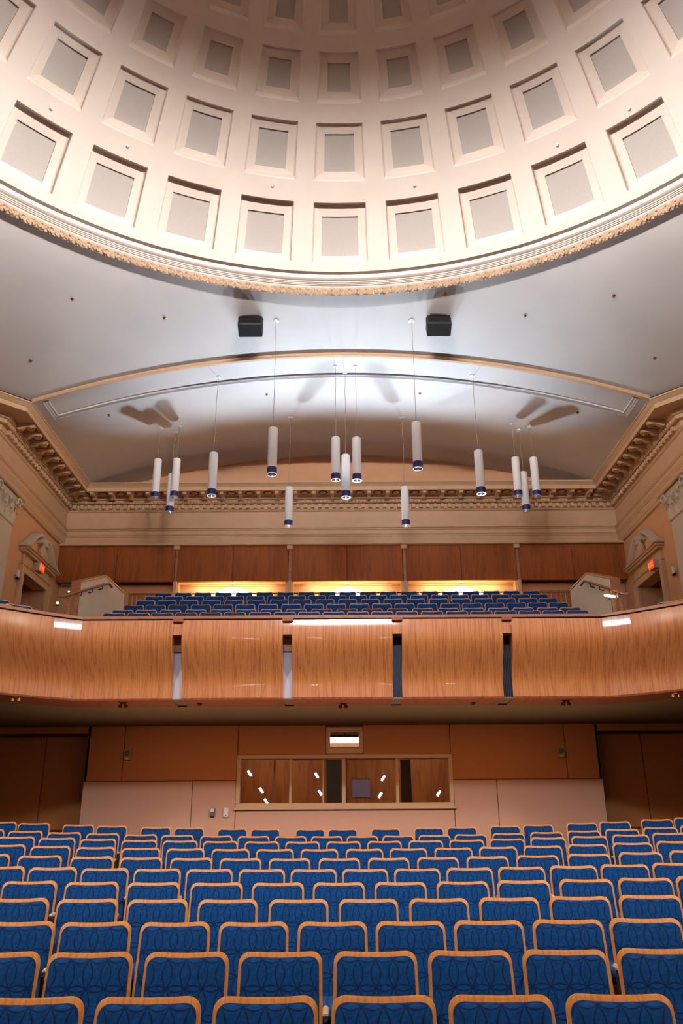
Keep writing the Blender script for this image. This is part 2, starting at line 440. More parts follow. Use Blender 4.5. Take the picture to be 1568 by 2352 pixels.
for ri, (e0, e1, hp, f0, f1, fp, dep) in enumerate(ROWS):
    q = 0.0035; qe = 0.0022
    mb = MB()
    lb = .0008 if ri == 0 else .0068                      # the lower reveal of the upper rows is a broad bevel
    rings(mb, [loop_pts(hp, e0, e1, 0), loop_pts(hp - q * .4, e0 + lb * .5, e1 - qe * .4, .012), loop_pts(hp - q * .6, e0 + lb, e1 - qe * .6, dep - .02),
               loop_pts(hp - q * 1.6, e0 + lb + qe * .6, e1 - qe * 1.6, dep), loop_pts(fp, f0, f1, dep + .015), loop_pts(fp, f0, f1, dep + .06)])
    cm = mb.mesh('coffer', PLASTER)
    pb = MB()
    n = 4
    for i in range(n + 1):
        for j in range(n + 1): pb.v.append(dp(-fp + 2 * fp * i / n, f0 + (f1 - f0) * j / n, dep + .055))
    for i in range(n):
        for j in range(n): pb.f.append((i * (n + 1) + j, (i + 1) * (n + 1) + j, (i + 1) * (n + 1) + j + 1, i * (n + 1) + j + 1))
    pm = pb.mesh('acoustic_panel', COFFER_GREY)
    for s_ in range(NS):
        c = link('coffer', cm, dome, (0, 0, 0), (0, 0, -s_ * step))
        link('acoustic_panel', pm, c)

# ---- ring moulding below the dome, with its wreath of leaves
RC, ZC = 9.64, 11.84
prof = [(9.165, 12.11), (9.165, 12.095), (9.265, 12.09), (9.27, 12.05), (9.285, 12.01), (9.32, 11.985), (9.335, 11.98), (9.36, 11.978), (9.36, 11.95), (9.385, 11.947), (9.385, 11.925),
        (9.41, 11.92), (9.41, 11.90), (9.44, 11.895), (9.445, 11.865), (9.49, 11.83), (9.55, 11.80), (9.60, 11.80), (9.63, 11.815), (RC + .01, ZC + .01)]
ringt = struct('trim_1', MB().lathe([(r, z - ZS) for r, z in prof], 160), PLASTER, 'moulded ring with a wreath of leaves round the foot of the dome', 30, 'moulding', DC)
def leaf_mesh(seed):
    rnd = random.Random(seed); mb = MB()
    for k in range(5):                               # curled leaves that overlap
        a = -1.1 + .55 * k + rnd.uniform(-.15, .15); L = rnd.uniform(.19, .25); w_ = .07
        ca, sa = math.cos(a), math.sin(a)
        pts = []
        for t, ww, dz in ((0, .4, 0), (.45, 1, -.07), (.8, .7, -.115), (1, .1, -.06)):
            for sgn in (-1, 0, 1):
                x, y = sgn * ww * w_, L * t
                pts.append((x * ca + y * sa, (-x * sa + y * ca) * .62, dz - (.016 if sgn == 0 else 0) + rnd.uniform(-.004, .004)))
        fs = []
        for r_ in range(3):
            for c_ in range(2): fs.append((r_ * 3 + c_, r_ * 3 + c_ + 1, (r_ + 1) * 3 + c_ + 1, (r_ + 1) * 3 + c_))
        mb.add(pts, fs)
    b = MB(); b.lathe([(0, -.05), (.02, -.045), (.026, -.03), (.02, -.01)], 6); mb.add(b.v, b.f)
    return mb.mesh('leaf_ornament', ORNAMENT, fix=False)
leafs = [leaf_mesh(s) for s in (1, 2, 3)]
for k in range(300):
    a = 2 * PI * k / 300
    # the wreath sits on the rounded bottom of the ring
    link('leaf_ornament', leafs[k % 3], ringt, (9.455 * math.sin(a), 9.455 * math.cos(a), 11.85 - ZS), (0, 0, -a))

# ---- ceiling between the ring and the walls
def boundary(phi):
    """direction phi from the dome's axis -> distance and height of the outer edge"""
    s, c = math.sin(phi), math.cos(phi)
    e = HALF + .0
    dg = (VX + HALF)                                   # |x|+|y| on the diagonals
    r = min(e / max(abs(s), 1e-9), e / max(abs(c), 1e-9), dg / (abs(s) + abs(c)))
    x, y = r * s, r * c
    if dg / (abs(s) + abs(c)) <= r + 1e-6: return r, VZ + .06
    return r, vault_z(y if abs(x) > abs(y) else x) + .06
def pend(phi, t):
    r1, z1 = boundary(phi)
    r = RC + (r1 - RC) * t
    return (r * math.sin(phi), DOME_Y + r * math.cos(phi), ZC + (z1 - ZC) * (t ** .8))
pm_ = MB(); NP, NT = 240, 12
kphi = math.atan2(VX, HALF)
phis = sorted(set([2 * PI * i / NP for i in range(NP)] + [((q * PI / 2) + sgn * kphi) % (2 * PI) for q in range(4) for sgn in (-1, 1)]))
for p in phis:
    for j in range(NT + 1): pm_.v.append(pend(p, j / NT))
n = len(phis)
for i in range(n):
    for j in range(NT): pm_.f.append((i * (NT + 1) + j, ((i + 1) % n) * (NT + 1) + j, ((i + 1) % n) * (NT + 1) + j + 1, i * (NT + 1) + j + 1))
struct('crossing_ceiling', pm_, CEIL, 'smooth curved ceiling between the dome ring and the arches', 25, 'ceiling')
def pend_z(x, y):
    phi = math.atan2(x, y - DOME_Y); r = math.hypot(x, y - DOME_Y); r1, z1 = boundary(phi)
    t = min(max((r - RC) / (r1 - RC), 0), 1); return ZC + (z1 - ZC) * t ** .8
def on_ceiling(px, py):
    """where the line of sight of a pixel meets the crossing ceiling or the vault"""
    u, a, b = ray(px, py); t = 8.0
    while t < 40:
        x, y, z = u * t, a * t, b * t
        s = vault_z(x) if y > ARCH_Y else pend_z(x, y)
        if z >= s: return Vector((x, y, s))
        t += .005
    return Vector((x, y, s))
def on_dome(px, py):
    u, a, b = ray(px, py); t = 8.0
    while t < 40:
        x, y, z = u * t, a * t - DOME_Y, b * t - ZS
        if z > 0 and x * x + y * y + z * z >= RS * RS: return Vector((x, y + DOME_Y, z + ZS))
        t += .005

# ---- the vault of the rear bay: lip of the arch, barrel, panel moulding
vm = MB(); NX = 48
xs = [-VX + 2 * VX * i / NX for i in range(NX + 1)]
ys = [ARCH_Y + (WY - ARCH_Y) * j / 10 for j in range(11)]
for x in xs:
    for y in ys: vm.v.append((x, y, vault_z(x)))
for i in range(NX):
    for j in range(10): vm.f.append((i * 11 + j, i * 11 + 11 + j, i * 11 + 12 + j, i * 11 + j + 1))
vault = struct('vault_ceiling', vm, CEIL, 'shallow barrel vault ceiling over the rear balcony', 25, 'ceiling')
lip = MB()
outl = [(-.035, .07), (-.04, .02), (-.02, -.02), (.05, -.03), (.07, .0)]
for x in xs:
    for dy, dz in outl: lip.v.append((x, ARCH_Y + .1 + dy - .1, vault_z(x) + dz))
for i in range(NX):
    for j in range(4): lip.f.append((i * 5 + j, i * 5 + 5 + j, i * 5 + 6 + j, i * 5 + j + 1))
part('arch_lip', lip, TRIM, vault, 30)
bead = MB()
def bead_ring(path, w_=.13, h_=.045):
    """raised moulding with two fillets along a path of (x, y) on the vault"""
    P = [Vector(p) for p in path]; b = len(bead.v); pr = [(-.5, .002), (-.5, -1), (-.3, -.55), (-.1, -.9), (.1, -.5), (.3, -.55), (.5, -1), (.5, .002)]
    for i, p in enumerate(P):
        t1 = (P[i] - P[i - 1]).normalized() if i else (P[1] - P[0]).normalized()
        t2 = (P[i + 1] - P[i]).normalized() if i < len(P) - 1 else t1
        n1 = Vector((t1.y, -t1.x)); n2 = Vector((t2.y, -t2.x)); m = (n1 + n2) / (1 + n1.dot(n2))
        for d, h in pr:
            q = p + m * d * w_; bead.v.append((q.x, q.y, vault_z(q.x) + h * h_))
    k = len(pr)
    for i in range(len(P) - 1):
        for j in range(k - 1): bead.f.append((b + i * k + j, b + (i + 1) * k + j, b + (i + 1) * k + j + 1, b + i * k + j + 1))
BX, BY = 7.40, 18.95
bead_ring([(-BX, y) for y in (ARCH_Y + .12, 18.5, BY)] + [(-BX + 2 * BX * i / 44, BY) for i in range(1, 44)] + [(BX, y) for y in (BY, 18.5, ARCH_Y + .12)])
part('panel_moulding', bead, CEIL, vault, 30)

# ---- walls of the rear bay, the diagonals and the sides of the crossing
DIAG = (WX + 4.0, CY - 4.0)
FLOOR_Z = -1.75
def side_wall(sg):
    mb = MB(); z0, z1 = FLOOR_Z, 10.05
    oy0, oy1, oz = 21.15, 22.95, 6.58
    X = WX * sg; T = .35 * sg
    for (y0, y1, a, b) in ((CY, oy0, 1.4, z1), (oy1, WY + .3, 1.4, z1), (oy0, oy1, oz, z1), (oy0, oy1, 1.4, 3.6)):
        mb.box((X, y0, a), (X + T, y1, b))
    mb.prism([(X, CY, z0), (DIAG[0] * sg, DIAG[1], z0), (DIAG[0] * sg + .3 * sg, DIAG[1] + .3, z0), (X + T, CY + .2, z0)], (0, 0, z1 - z0))
    # the flank of the crossing, up to its own arch
    Y0, Y1 = DOME_Y - VX - .6, DOME_Y + VX + .6
    pts = [(HALF * sg, Y0, z0)] + [(HALF * sg, Y1, z0)] + [(HALF * sg, Y1 + (Y0 - Y1) * i / 20, vault_z(Y1 + (Y0 - Y1) * i / 20 - DOME_Y) + .12) for i in range(21)]
    mb.prism(pts, (.3 * sg, 0, 0))
    mb.prism([(HALF * sg, Y0, z0), (VX * sg, DOME_Y - HALF, z0), (VX * sg + .3 * sg, DOME_Y - HALF - .3, z0), (HALF * sg + .3 * sg, Y0 - .2, z0)], (0, 0, z1 + .1 - z0))
    return mb
wl = struct('wall_left', side_wall(-1), WALLP, 'tan painted wall along the left of the balcony')
wr = struct('wall_right', side_wall(1), WALLP, 'tan painted wall along the right of the balcony')
fw = MB(); yf = DOME_Y - HALF
fw.prism([(-VX - .4, yf, FLOOR_Z), (VX + .4, yf, FLOOR_Z)] + [(x, yf, vault_z(x) + .12) for x in [VX + .4 - (2 * VX + .8) * i / 20 for i in range(21)]], (0, -.3, 0))
struct('wall_front', fw, FASCIA, 'wooden wall behind the stage, out of the photograph')
bw = MB()
bw.box((-WX, WY + 1.7, 2.0), (WX, WY + 1.9, 8.3))          # far back of the alcoves
bw.prism([(-WX, WY, 8.22), (WX, WY, 8.22)] + [(x, WY, min(vault_z(x) + .05, 11.5)) for x in [WX - 2 * WX * i / 30 for i in range(31)]], (0, .3, 0))
uw = struct('wall_back_upper', bw, WALLP, 'tan rear wall under the vault above the balcony')

# ---- entablature: profile (projection, height)
ENT = [(0.0, 8.22), (.05, 8.23), (.07, 8.25), (.07, 8.31), (.085, 8.32), (.085, 8.52), (.10, 8.53), (.10, 8.56), (.13, 8.60), (.13, 8.72), (.155, 8.735), (.16, 8.76), (.11, 8.79), (.14, 8.80), (.14, 8.83),
       (.05, 8.86), (.05, 9.36), (.09, 9.38), (.11, 9.42), (.13, 9.425), (.13, 9.58), (.24, 9.585), (.26, 9.60), (.26, 9.69), (.31, 9.70), (.33, 9.715), (.33, 9.80), (.80, 9.80), (.80, 9.775), (.83, 9.775), (.83, 9.90),
       (.85, 9.91), (.86, 9.925), (.90, 9.95), (.93, 9.98), (.95, 9.985), (.95, 10.02), (.0, 10.03)]
PATH = [(-DIAG[0], DIAG[1]), (-WX, CY), (-WX, WY), (WX, WY), (WX, CY), (DIAG[0], DIAG[1])]
ent = struct('trim_2', MB().sweep(PATH, ENT), TRIM, 'deep classical entablature with brackets and dentils below the vault', 25, 'moulding')
# scroll bracket, rosette, dentil: built once, facing -Y with the back at y=0
mo = MB()
outline = [(0, .0), (0, -.12), (-.05, -.145), (-.12, -.14), (-.18, -.10), (-.25, -.075), (-.33, -.085), (-.38, -.10), (-.43, -.09), (-.45, -.05), (-.44, .0)]
mo.prism([(-.055, y, z) for y, z in outline], (.11, 0, 0)); mo.cbox((-.075, -.465, -.02), (.075, 0, .012), .006)
mo_m = mo.mesh('modillion', TRIM)
ro = MB(); ro.lathe([(.0, -.045), (.03, -.04), (.045, -.02), (.06, -.03), (.09, -.028), (.105, -.008), (.105, .01)], 12)
ro_m = ro.mesh('rosette', TRIM, 30)
rr_ = MB(); rr_.lathe([(.105, 0), (.115, -.012), (.15, -.012), (.155, .006)], 12)
rr_m = rr_.mesh('rosette_ring', ROSE_RED, 30)
de_m = MB().cbox((-.055, -.10, 0), (.055, 0, .125), .006).mesh('dentil', TRIM)
stf = MB()
def run(a, b, n_mod, n_den, rotz, skip_ends=True):
    a = Vector(a); b = Vector(b); t = (b - a).normalized(); nrm = Vector((t.y, -t.x)); Ld = (b - a).length
    def P(s, d, z): q = a + t * s + nrm * d; return (q.x, q.y, z)
    e = .40
    for k in range(n_mod):
        s = e + (Ld - 2 * e) * k / (n_mod - 1)
        link('modillion', mo_m, ent, P(s, .33, 9.79), (0, 0, rotz))
        if k < n_mod - 1:
            s2 = s + (Ld - 2 * e) / (n_mod - 1) / 2
            o = link('rosette', ro_m, ent, P(s2, .58, 9.795), (0, 0, rotz)); link('rosette_ring', rr_m, o)
    for k in range(n_den):
        s = .3 + (Ld - .6) * k / (n_den - 1)
        link('dentil', de_m, ent, P(s, .13, 9.44), (0, 0, rotz))
        for h in (0, .5):
            s3 = s + h * (Ld - .6) / (n_den - 1)
            x, y, z = P(s3, .24, 9.605)
            c_, s_ = math.cos(rotz), math.sin(rotz); base = MB().cbox((-.03, -.055, 0), (.03, 0, .075), .012)
            stf.add([(x + v[0] * c_ - v[1] * s_, y + v[0] * s_ + v[1] * c_, z + v[2]) for v in base.v], base.f)
run((-WX, WY), (WX, WY), 30, 75, 0)
run((-WX, CY), (-WX, WY), 11, 24, PI / 2)
run((WX, WY), (WX, CY), 11, 24, -PI / 2)
run((-DIAG[0], DIAG[1]), (-WX, CY), 11, 24, PI / 4)
run((WX, CY), (DIAG[0], DIAG[1]), 11, 24, -PI / 4)
part('egg_moulding', stf, TRIM, ent, kind='stuff', fix=False)

# ---- floors
def rowY(k): return 4.09 + .96 * k
ROW_TOP_PX = [2284, 2182.5, 2114.5, 2063, 2025, 1994.5, 1969.5, 1948.5, 1931, 1919, 1902]
ROW_Z = [at(784, p, rowY(k) + .09).z - .86 for k, p in enumerate(ROW_TOP_PX)]
BOWL = .0048
def floor_z(x, y):
    k = (y + .0 - 4.09) / .96
    if k <= 0: z = ROW_Z[0] + k * .07
    elif k >= 10: z = ROW_Z[10]
    else: i = int(k); z = ROW_Z[i] + (ROW_Z[i + 1] - ROW_Z[i]) * (k - i)
    return z
def seat_y(x, k): return rowY(k) - .025 * x * x
def floor_at(x, y):
    k_y = y + .025 * min(x * x, 49)
    return floor_z(x, k_y) + BOWL * min(x * x, 40)
fm = MB(); nx, ny = 48, 90
for i in range(nx + 1):
    for j in range(ny + 1):
        x = -12 + 24 * i / nx; y = -5.2 + 22.6 * j / ny; fm.v.append((x, y, floor_at(x, y)))
for i in range(nx):
    for j in range(ny): fm.f.append((i * (ny + 1) + j, (i + 1) * (ny + 1) + j, (i + 1) * (ny + 1) + j + 1, i * (ny + 1) + j + 1))
struct('floor', fm, CARPET, 'dark carpeted raked floor of the stalls', True, 'floor')

# ================================================================== BALCONY
BP = [(4.27, 13.2), (4.68, 12.93), (5.10, 12.58), (5.60, 12.14), (6.28, 11.44), (7.2, 10.35), (8.2, 9.0), (9.0, 7.4), (9.4, 6.0)]
BPATH = [(-x, y) for x, y in BP[::-1]] + BP
RZ = at(784, 1420.5, 13.07).z               # underside of the rail cap
BZ = at(784, 1596, 13.12).z              # foot of the front
SOF = BZ - .02
# front face of the balcony as an ogee: (offset towards the hall, fraction of height from the top)
OG = []
for i in range(17):
    t = i / 16
    if t < .20: d = .125 + .010 * (1 - (1 - t / .20) ** 2)
    else: d = .135 - .30 * (0.5 - 0.5 * math.cos(PI * min((t - .20) / .66, 1)))
    OG.append((d, RZ - .015 - (RZ - .015 - BZ) * t))
bwall = struct('balcony_wall', None, None, 'curved balcony front of orange brown veneer between hall and gallery')
def offset_path(path, d):
    mb = MB().sweep(path, [(d, 0)]); return [(v[0], v[1]) for v in mb.v]
core = MB().sweep(BPATH, [(-.03, BZ), (-.03, RZ), (-.16, RZ), (-.16, BZ)], True)
# the core is cut at the four slots: build it in runs
def sub_run(path, prof, mat, name, closed=True, label=None, smooth=False):
    return part(name, MB().sweep(path, prof, closed), mat, bwall, smooth, label)
SL = [(.815, .965), (2.60, 2.75)]
flat_runs = [(-4.27, -2.75), (-2.60, -.965), (-.815, .815), (.965, 2.60), (2.75, 4.27)]
panel_prof = OG + [(-.19, BZ), (-.19, RZ - .015)]
def panel(path, label=None, pre=None, post=None):
    # each panel carries its own grain: mesh local to its first point
    p0 = path[0]
    rel = lambda p: (p[0] - p0[0], p[1] - p0[1]) if p else None
    o = part('fascia_panel', MB().sweep([rel(p) for p in path], panel_prof, True, True, rel(pre), rel(post)), FASCIA, bwall, 35, label, loc=(p0[0], p0[1], 0))
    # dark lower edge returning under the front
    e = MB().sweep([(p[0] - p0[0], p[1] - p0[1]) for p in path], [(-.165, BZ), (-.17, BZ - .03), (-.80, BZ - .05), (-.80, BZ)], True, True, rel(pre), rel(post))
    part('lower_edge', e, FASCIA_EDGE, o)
    return o
for a, b in flat_runs: panel([(a, 13.2), (b, 13.2)], None, (-4.68, 12.93) if a < -4 else None, (4.68, 12.93) if b > 4 else None)
for sg in (-1, 1):
    pts = [(sg * x, y) for x, y in BP]
    segs = [pts[0:2], pts[1:5], pts[4:7], pts[6:9]]
    allp = [(sg * .5, 13.2)] + pts
    for s_ in segs:
        i0, i1 = allp.index(s_[0]), allp.index(s_[-1])
        before, after = allp[i0 - 1], (allp[i1 + 1] if i1 + 1 < len(allp) else None)
        if sg > 0: panel(s_, None, before, after)
        else: panel(s_[::-1], None, after, before)
hd = at(784, 1460, 13.2).z
for sg in (-1, 1):
    for a, b in SL:
        hp_ = [(d - .025, z) for d, z in OG if z >= hd] ; hp_ = hp_ + [(hp_[-1][0], hd), (-.12, hd), (-.12, RZ - .015)]
        x0, x1 = sorted((sg * a, sg * b))
        part('slot_header', MB().sweep([(0, 0), (x1 - x0, 0)], hp_, True), FASCIA, bwall, 35, loc=(x0, 13.2, 0))
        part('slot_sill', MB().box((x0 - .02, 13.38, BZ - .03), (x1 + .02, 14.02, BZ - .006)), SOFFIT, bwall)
        part('slot_notch', MB().box((x0 - .005, 13.20 - .165, RZ - .045), (x1 + .015, 13.25, RZ)), FASCIA_EDGE, bwall)
        s = 'pale lilac backing seen in the slot' if sg < 0 else 'dark blue ribbed backing seen in the slot'
        back = MB().box((x0 - .1, 13.40, BZ - .02), (x1 + .1, 13.43, hd + .02))
        so = part('slot_back', back, LILAC if sg < 0 else SLOTDK, bwall, label=s)
        rb = MB()
        if sg > 0:
            for k in range(5): rb.box((x0 + .01 + .03 * k, 13.38, BZ), (x0 + .018 + .03 * k, 13.40, hd))
            part('rib', rb, DARKM, so)
        else:
            part('shade_strip', MB().box((x0 + .003, 13.36, hd - .22), (x1 - .003, 13.40, hd)), CAPW, so)

part('core_wall', MB().sweep([(p[0], p[1]) for p in BPATH], [(-.25, BZ), (-.25, RZ), (-.31, RZ), (-.31, BZ)], True), WALLP, bwall)
cap_prof = [(.15, RZ + .005), (.15, RZ + .048), (.14, RZ + .055), (-.34, RZ + .055), (-.34, RZ), (.14, RZ)]
for seg in (BPATH[0:4], BPATH[3:8], BPATH[7:9], [(-4.27, 13.2), (-1.5, 13.2)], [(-1.5, 13.2), (1.3, 13.2)], [(1.3, 13.2), (4.27, 13.2)], BPATH[9:11], BPATH[10:15], BPATH[14:18]):
    if len(seg) < 2: continue
    part('cap_rail', MB().sweep(seg, cap_prof, True), CAPW, bwall)

# ---- soffit and its little twin spots
WALL_Y = 16.0
SZ = at(784, 1666, WALL_Y).z
so_m = MB()
inner = offset_path(BPATH, -.78)
back_ = [(x, 17.4) for x, _y in inner]
for (x, y) in inner:
    for t in (0, .5, 1):
        yy = y + (17.4 - y) * t
        zz = SOF - .03 + (SZ - SOF + .03) * min(1, max(0, (yy - y) / max(WALL_Y - y, .1)))
        so_m.v.append((x * (1 + .12 * t * (abs(x) > 6)), yy, zz))
for i in range(len(inner) - 1):
    for j in range(2): so_m.f.append((i * 3 + j, i * 3 + 3 + j, i * 3 + 4 + j, i * 3 + 1 + j))
for sg in (-1, 1): so_m.quad((sg * 9.3, 6.0, SOF), (sg * 12, 6.0, SOF), (sg * 12, 17.4, SZ), (sg * 9.3, 17.4, SZ))
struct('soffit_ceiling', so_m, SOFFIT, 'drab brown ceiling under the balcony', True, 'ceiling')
def soffit_pt(px, py):
    u, a, b = ray(px, py)
    best = at(px, py, 13.5)
    for i in range(400):
        Y = 12 + i * .01; p = at(px, py, Y)
        # front edge of the soffit at this x
        ax = abs(p.x); fy = 13.2
        for q in range(len(BP) - 1):
            if BP[q][0] <= ax <= BP[q + 1][0]:
                fy = BP[q][1] + (BP[q + 1][1] - BP[q][1]) * (ax - BP[q][0]) / (BP[q + 1][0] - BP[q][0])
        fy += .78
        z = SOF - .03 + (SZ - SOF + .03) * min(1, max(0, (Y - fy) / (WALL_Y - fy)))
        if p.z >= z: return Vector((p.x, Y, z))
    return best
tw = None
for px, py, lab in ((37, 1601, 'twin brass spotlight under the balcony, leftmost in the photo'), (283, 1616, 'twin brass spotlight under the balcony below the left outer veneer panel'),
                    (788, 1617, 'twin brass spotlight under the balcony at its centre above the small window'), (1299, 1611, 'twin brass spotlight under the balcony below the right outer veneer panel'),
                    (1551, 1592, 'twin brass spotlight under the balcony, rightmost in the photo')):
    p = soffit_pt(px, py)
    if tw is None:
        tw = thing('twin_spotlight', lab, 'spotlight', p, 0, 'twin spotlights under the balcony')
        part('mounting_plate', MB().lathe([(0, 0), (.05, 0), (.05, -.012), (0, -.014)], 14), BRASS, tw)
        for sx in (-1, 1):
            h = part('lamp_head', MB().lathe([(.012, -.012), (.03, -.02), (.034, -.065), (.026, -.066), (.02, -.04), (0, -.038)], 12).move((sx * .047, 0, 0)), BRASS, tw, 30)
    else: dup(tw, p, 0, lab, 'twin spotlights under the balcony')
for px, py, lab in ((458, 1617, 'tiny round detector under the balcony beside the left slot'), (1086, 1615, 'tiny round detector under the balcony left of the right slot')):
    p = soffit_pt(px, py)
    d_ = thing('smoke_detector', lab, 'detector', p)
    part('base', MB().lathe([(0, 0), (.045, 0), (.045, -.012), (0, -.015)], 14), SOFFIT, d_); part('cap', MB().lathe([(.03, -.012), (.026, -.028), (0, -.03)], 12), BRASS, d_)

# ---- lower rear wall: panels, side recesses, booth windows
def X(px, py=1790, Y=WALL_Y): return at(px, py, Y).x
def Z(py, Y=WALL_Y, px=788): return at(px, py, Y).z
zb, zt = -1.0, SZ + .04
zj = Z(1792)
bk = MB(); EX = 4.83
WIN = (X(543), X(1040), Z(1857), Z(1733)); WIN2 = (X(749, 1700), X(833, 1700), Z(1731), Z(1670))
RT = Z(1682)
for (x0, x1, z0, z1) in ((-EX, WIN[0], zb, zt), (WIN[1], EX, zb, zt), (WIN[0], WIN[1], zb, WIN[2]), (WIN[0], WIN2[0], WIN[3], zt), (WIN2[1], WIN[1], WIN[3], zt), (WIN2[0], WIN2[1], WIN[3], WIN2[2]), (WIN2[0], WIN2[1], WIN2[3], zt)):
    bk.box((x0, WALL_Y + .02, z0), (x1, WALL_Y + .22, z1))
for sg in (-1, 1):
    bk.box((sg * EX, WALL_Y, zb), (sg * (EX - .05), WALL_Y + 1.0, zt))
    bk.box((sg * EX, WALL_Y + .02, RT), (sg * 12, WALL_Y + 1.0, zt))
wb = struct('wall_back', bk, JOINT, 'rear wall of the stalls clad in tan panels')
G = .005
def wpanel(x0, x1, z0, z1, mat, d=.0):
    part('wall_panel', MB().cbox((x0 + G, WALL_Y - d, z0 + G), (x1 - G, WALL_Y + .03, z1 - G), .006), mat, wb)
xs_up = [-EX, X(286, 1730), WIN[0]]
for a, b in ((-EX, X(284, 1730)), (X(284, 1730), WIN[0]), (WIN[1] - .02, X(1299, 1730)), (X(1299, 1730), EX)): wpanel(a, b, zj, zt - .03, WALL_UP)
wpanel(WIN[0], WIN2[0], WIN[3], zt - .03, WALL_UP); wpanel(WIN2[1], WIN[1] - .02, WIN[3], zt - .03, WALL_UP)
for a, b in ((-EX, X(440, 1840)), (X(440, 1840), WIN[0]), (WIN[1], X(1143, 1840)), (X(1143, 1840), EX)): wpanel(a, b, zb, zj, WALL_LOW, .012)
wpanel(WIN[0], WIN[1], zb, WIN[2], WALL_LOW, .012)
# recesses either side, with tall flush panels
for sg, seams in ((-1, (97,)), (1, (1482,))):
    Yr = WALL_Y + .60
    xsm = [sg * (EX - .02)] + [at(s_, 1785, Yr).x for s_ in seams] + [sg * 7.4, sg * 9.3, sg * 11.6]
    for a, b in zip(xsm[:-1], xsm[1:]):
        a_, b_ = sorted((a, b))
        o = part('recess_panel', MB().cbox((a_ + .007, Yr, zb), (b_ - .007, Yr + .04, RT + .05), .006), WALL_DK, wb)
        part('chair_rail', MB().box((a_ + .007, Yr - .02, .02), (b_ - .007, Yr, .06)), JOINT, o)
    wpanel(min(sg * EX, sg * 11.6), max(sg * EX, sg * 11.6), RT, zt - .03, WALL_UP)
    part('recess_back', MB().box((sg * EX, Yr + .03, zb), (sg * 12, Yr + .1, RT + .1)), JOINT, wb)

# main booth window
def window(name, x0, x1, z0, z1, mull, label, sill=True):
    w_ = struct(name, None, None, label, cat='window')
    T = .075
    fr = MB()
    fr.cbox((x0, WALL_Y - .035, z1 - T), (x1, WALL_Y + .12, z1), .008); fr.cbox((x0, WALL_Y - .035, z0), (x1, WALL_Y + .12, z0 + T * 1.25), .008)
    fr.cbox((x0, WALL_Y - .034, z0 + T * 1.25), (x0 + T, WALL_Y + .12, z1 - T), .004); fr.cbox((x1 - T, WALL_Y - .034, z0 + T * 1.25), (x1, WALL_Y + .12, z1 - T), .004)
    part('window_frame', fr, FRAMEW, w_)
    if sill: part('sill', MB().cbox((x0 - .03, WALL_Y - .06, z0 - .02), (x1 + .03, WALL_Y, z0 + .03), .008), FRAMEW, w_)
    ed = [x0 + T] + [m for m, _w in mull] + [x1 - T]
    for m, wd in mull: part('mullion', MB().cbox((m - wd / 2, WALL_Y - .005, z0 + T), (m + wd / 2, WALL_Y + .09, z1 - T), .005), FRAMEW, w_)
    for i in range(len(ed) - 1):
        y = WALL_Y + (.04 if i % 2 == 0 else .07)
        part('pane', MB().quad((ed[i], y, z0 + T), (ed[i + 1], y, z0 + T), (ed[i + 1], y, z1 - T), (ed[i], y, z1 - T)), GLASS, w_, fix=False)
        part('sash', MB().box((ed[i], y - .01, z0 + T), (ed[i + 1], y + .012, z0 + T + .025)).box((ed[i], y - .01, z1 - T - .018), (ed[i + 1], y + .012, z1 - T)), FRAMEW, w_)
    return w_
window('window_1', WIN[0], WIN[1], WIN[2], WIN[3], [(X(667), .045), (X(742), .03), (X(789), .075), (X(912), .055)], 'wide control booth window with sliding panes in the rear wall')
window('window_2', WIN2[0], WIN2[1], WIN2[2], WIN2[3], [], 'small square projection window above the booth window', False)
# booth behind the glass
by1 = WALL_Y + 3.2
bo = MB()
bo.box((-3.4, by1, zb), (3.4, by1 + .1, 2.6))
booth = struct('booth_wall', bo, BOOTHW, 'brown wooden walls of the control booth behind the glass')
for sx in (-3.35, 3.35): part('side_wall', MB().box((sx - .05, WALL_Y + .23, zb), (sx + .05, by1 - .002, 2.1)), BOOTHW, booth)
part('booth_ceiling', MB().box((-3.4, WALL_Y + .22, 2.1), (3.4, by1, 2.16)), BOOTHD, booth)
part('booth_floor', MB().box((-3.4, WALL_Y + .22, zb), (3.4, by1, zb + .02)), BOOTHD, booth)
part('booth_door', MB().cbox((X(750, 1790, 19.1), by1 - .06, zb), (X(783, 1790, 19.1) + .12, by1, 1.75), .01), BOOTHD, booth, label='dark green door at the back of the booth')
part('partition', MB().box((X(628, 1790, 16.8), WALL_Y + .75, zb), (X(628, 1790, 16.8) + .035, WALL_Y + .8, 1.9)), FRAMEW, booth)
part('partition', MB().box((X(1052 - 130, 1790, 17), WALL_Y + 1.2, zb), (X(948 - 0, 1790, 17) - .02, WALL_Y + 1.25, 1.9)), BOOTHD, booth)
area((-1.5, WALL_Y + 1.8, 2.0), (-1.5, WALL_Y + 2.6, 0), 1.5, 14, (1, .8, .6), .3); area((1.6, WALL_Y + 1.6, 2.0), (1.6, WALL_Y + 2.6, 0), 1.5, 15, (1, .8, .6), .3)
dk = thing('control_desk', 'low wooden desk inside the booth behind the glass', 'desk', (-1.35, WALL_Y + 1.3, zb + .02))
part('desk_top', MB().cbox((-.9, -.35, .86), (.9, .35, .9), .01), BOOTHW, dk)
for sx in (-.85, .82): part('leg', MB().box((sx, -.3, 0), (sx + .04, .3, .86)), BOOTHD, dk)
pp = at(829, 1810, by1 - .01)
sh_ = thing('lilac_reflection', 'pale lilac sheet imitating a reflection in the booth glass beside the centre mullion', 'reflection', pp)  # added sheet stands in for a reflection in the glass
part('sheet', MB().box((-.20, -.012, -.20), (.20, 0, .20)), LILACP, sh_); part('top_strip', MB().box((-.20, -.018, .18), (.20, -.012, .20)), SWITCHG, sh_)
lp = at(792, 1694, WALL_Y + 1.1)
fx = thing('ceiling_light', 'bright white rectangular light seen through the small upper window', 'light', lp)
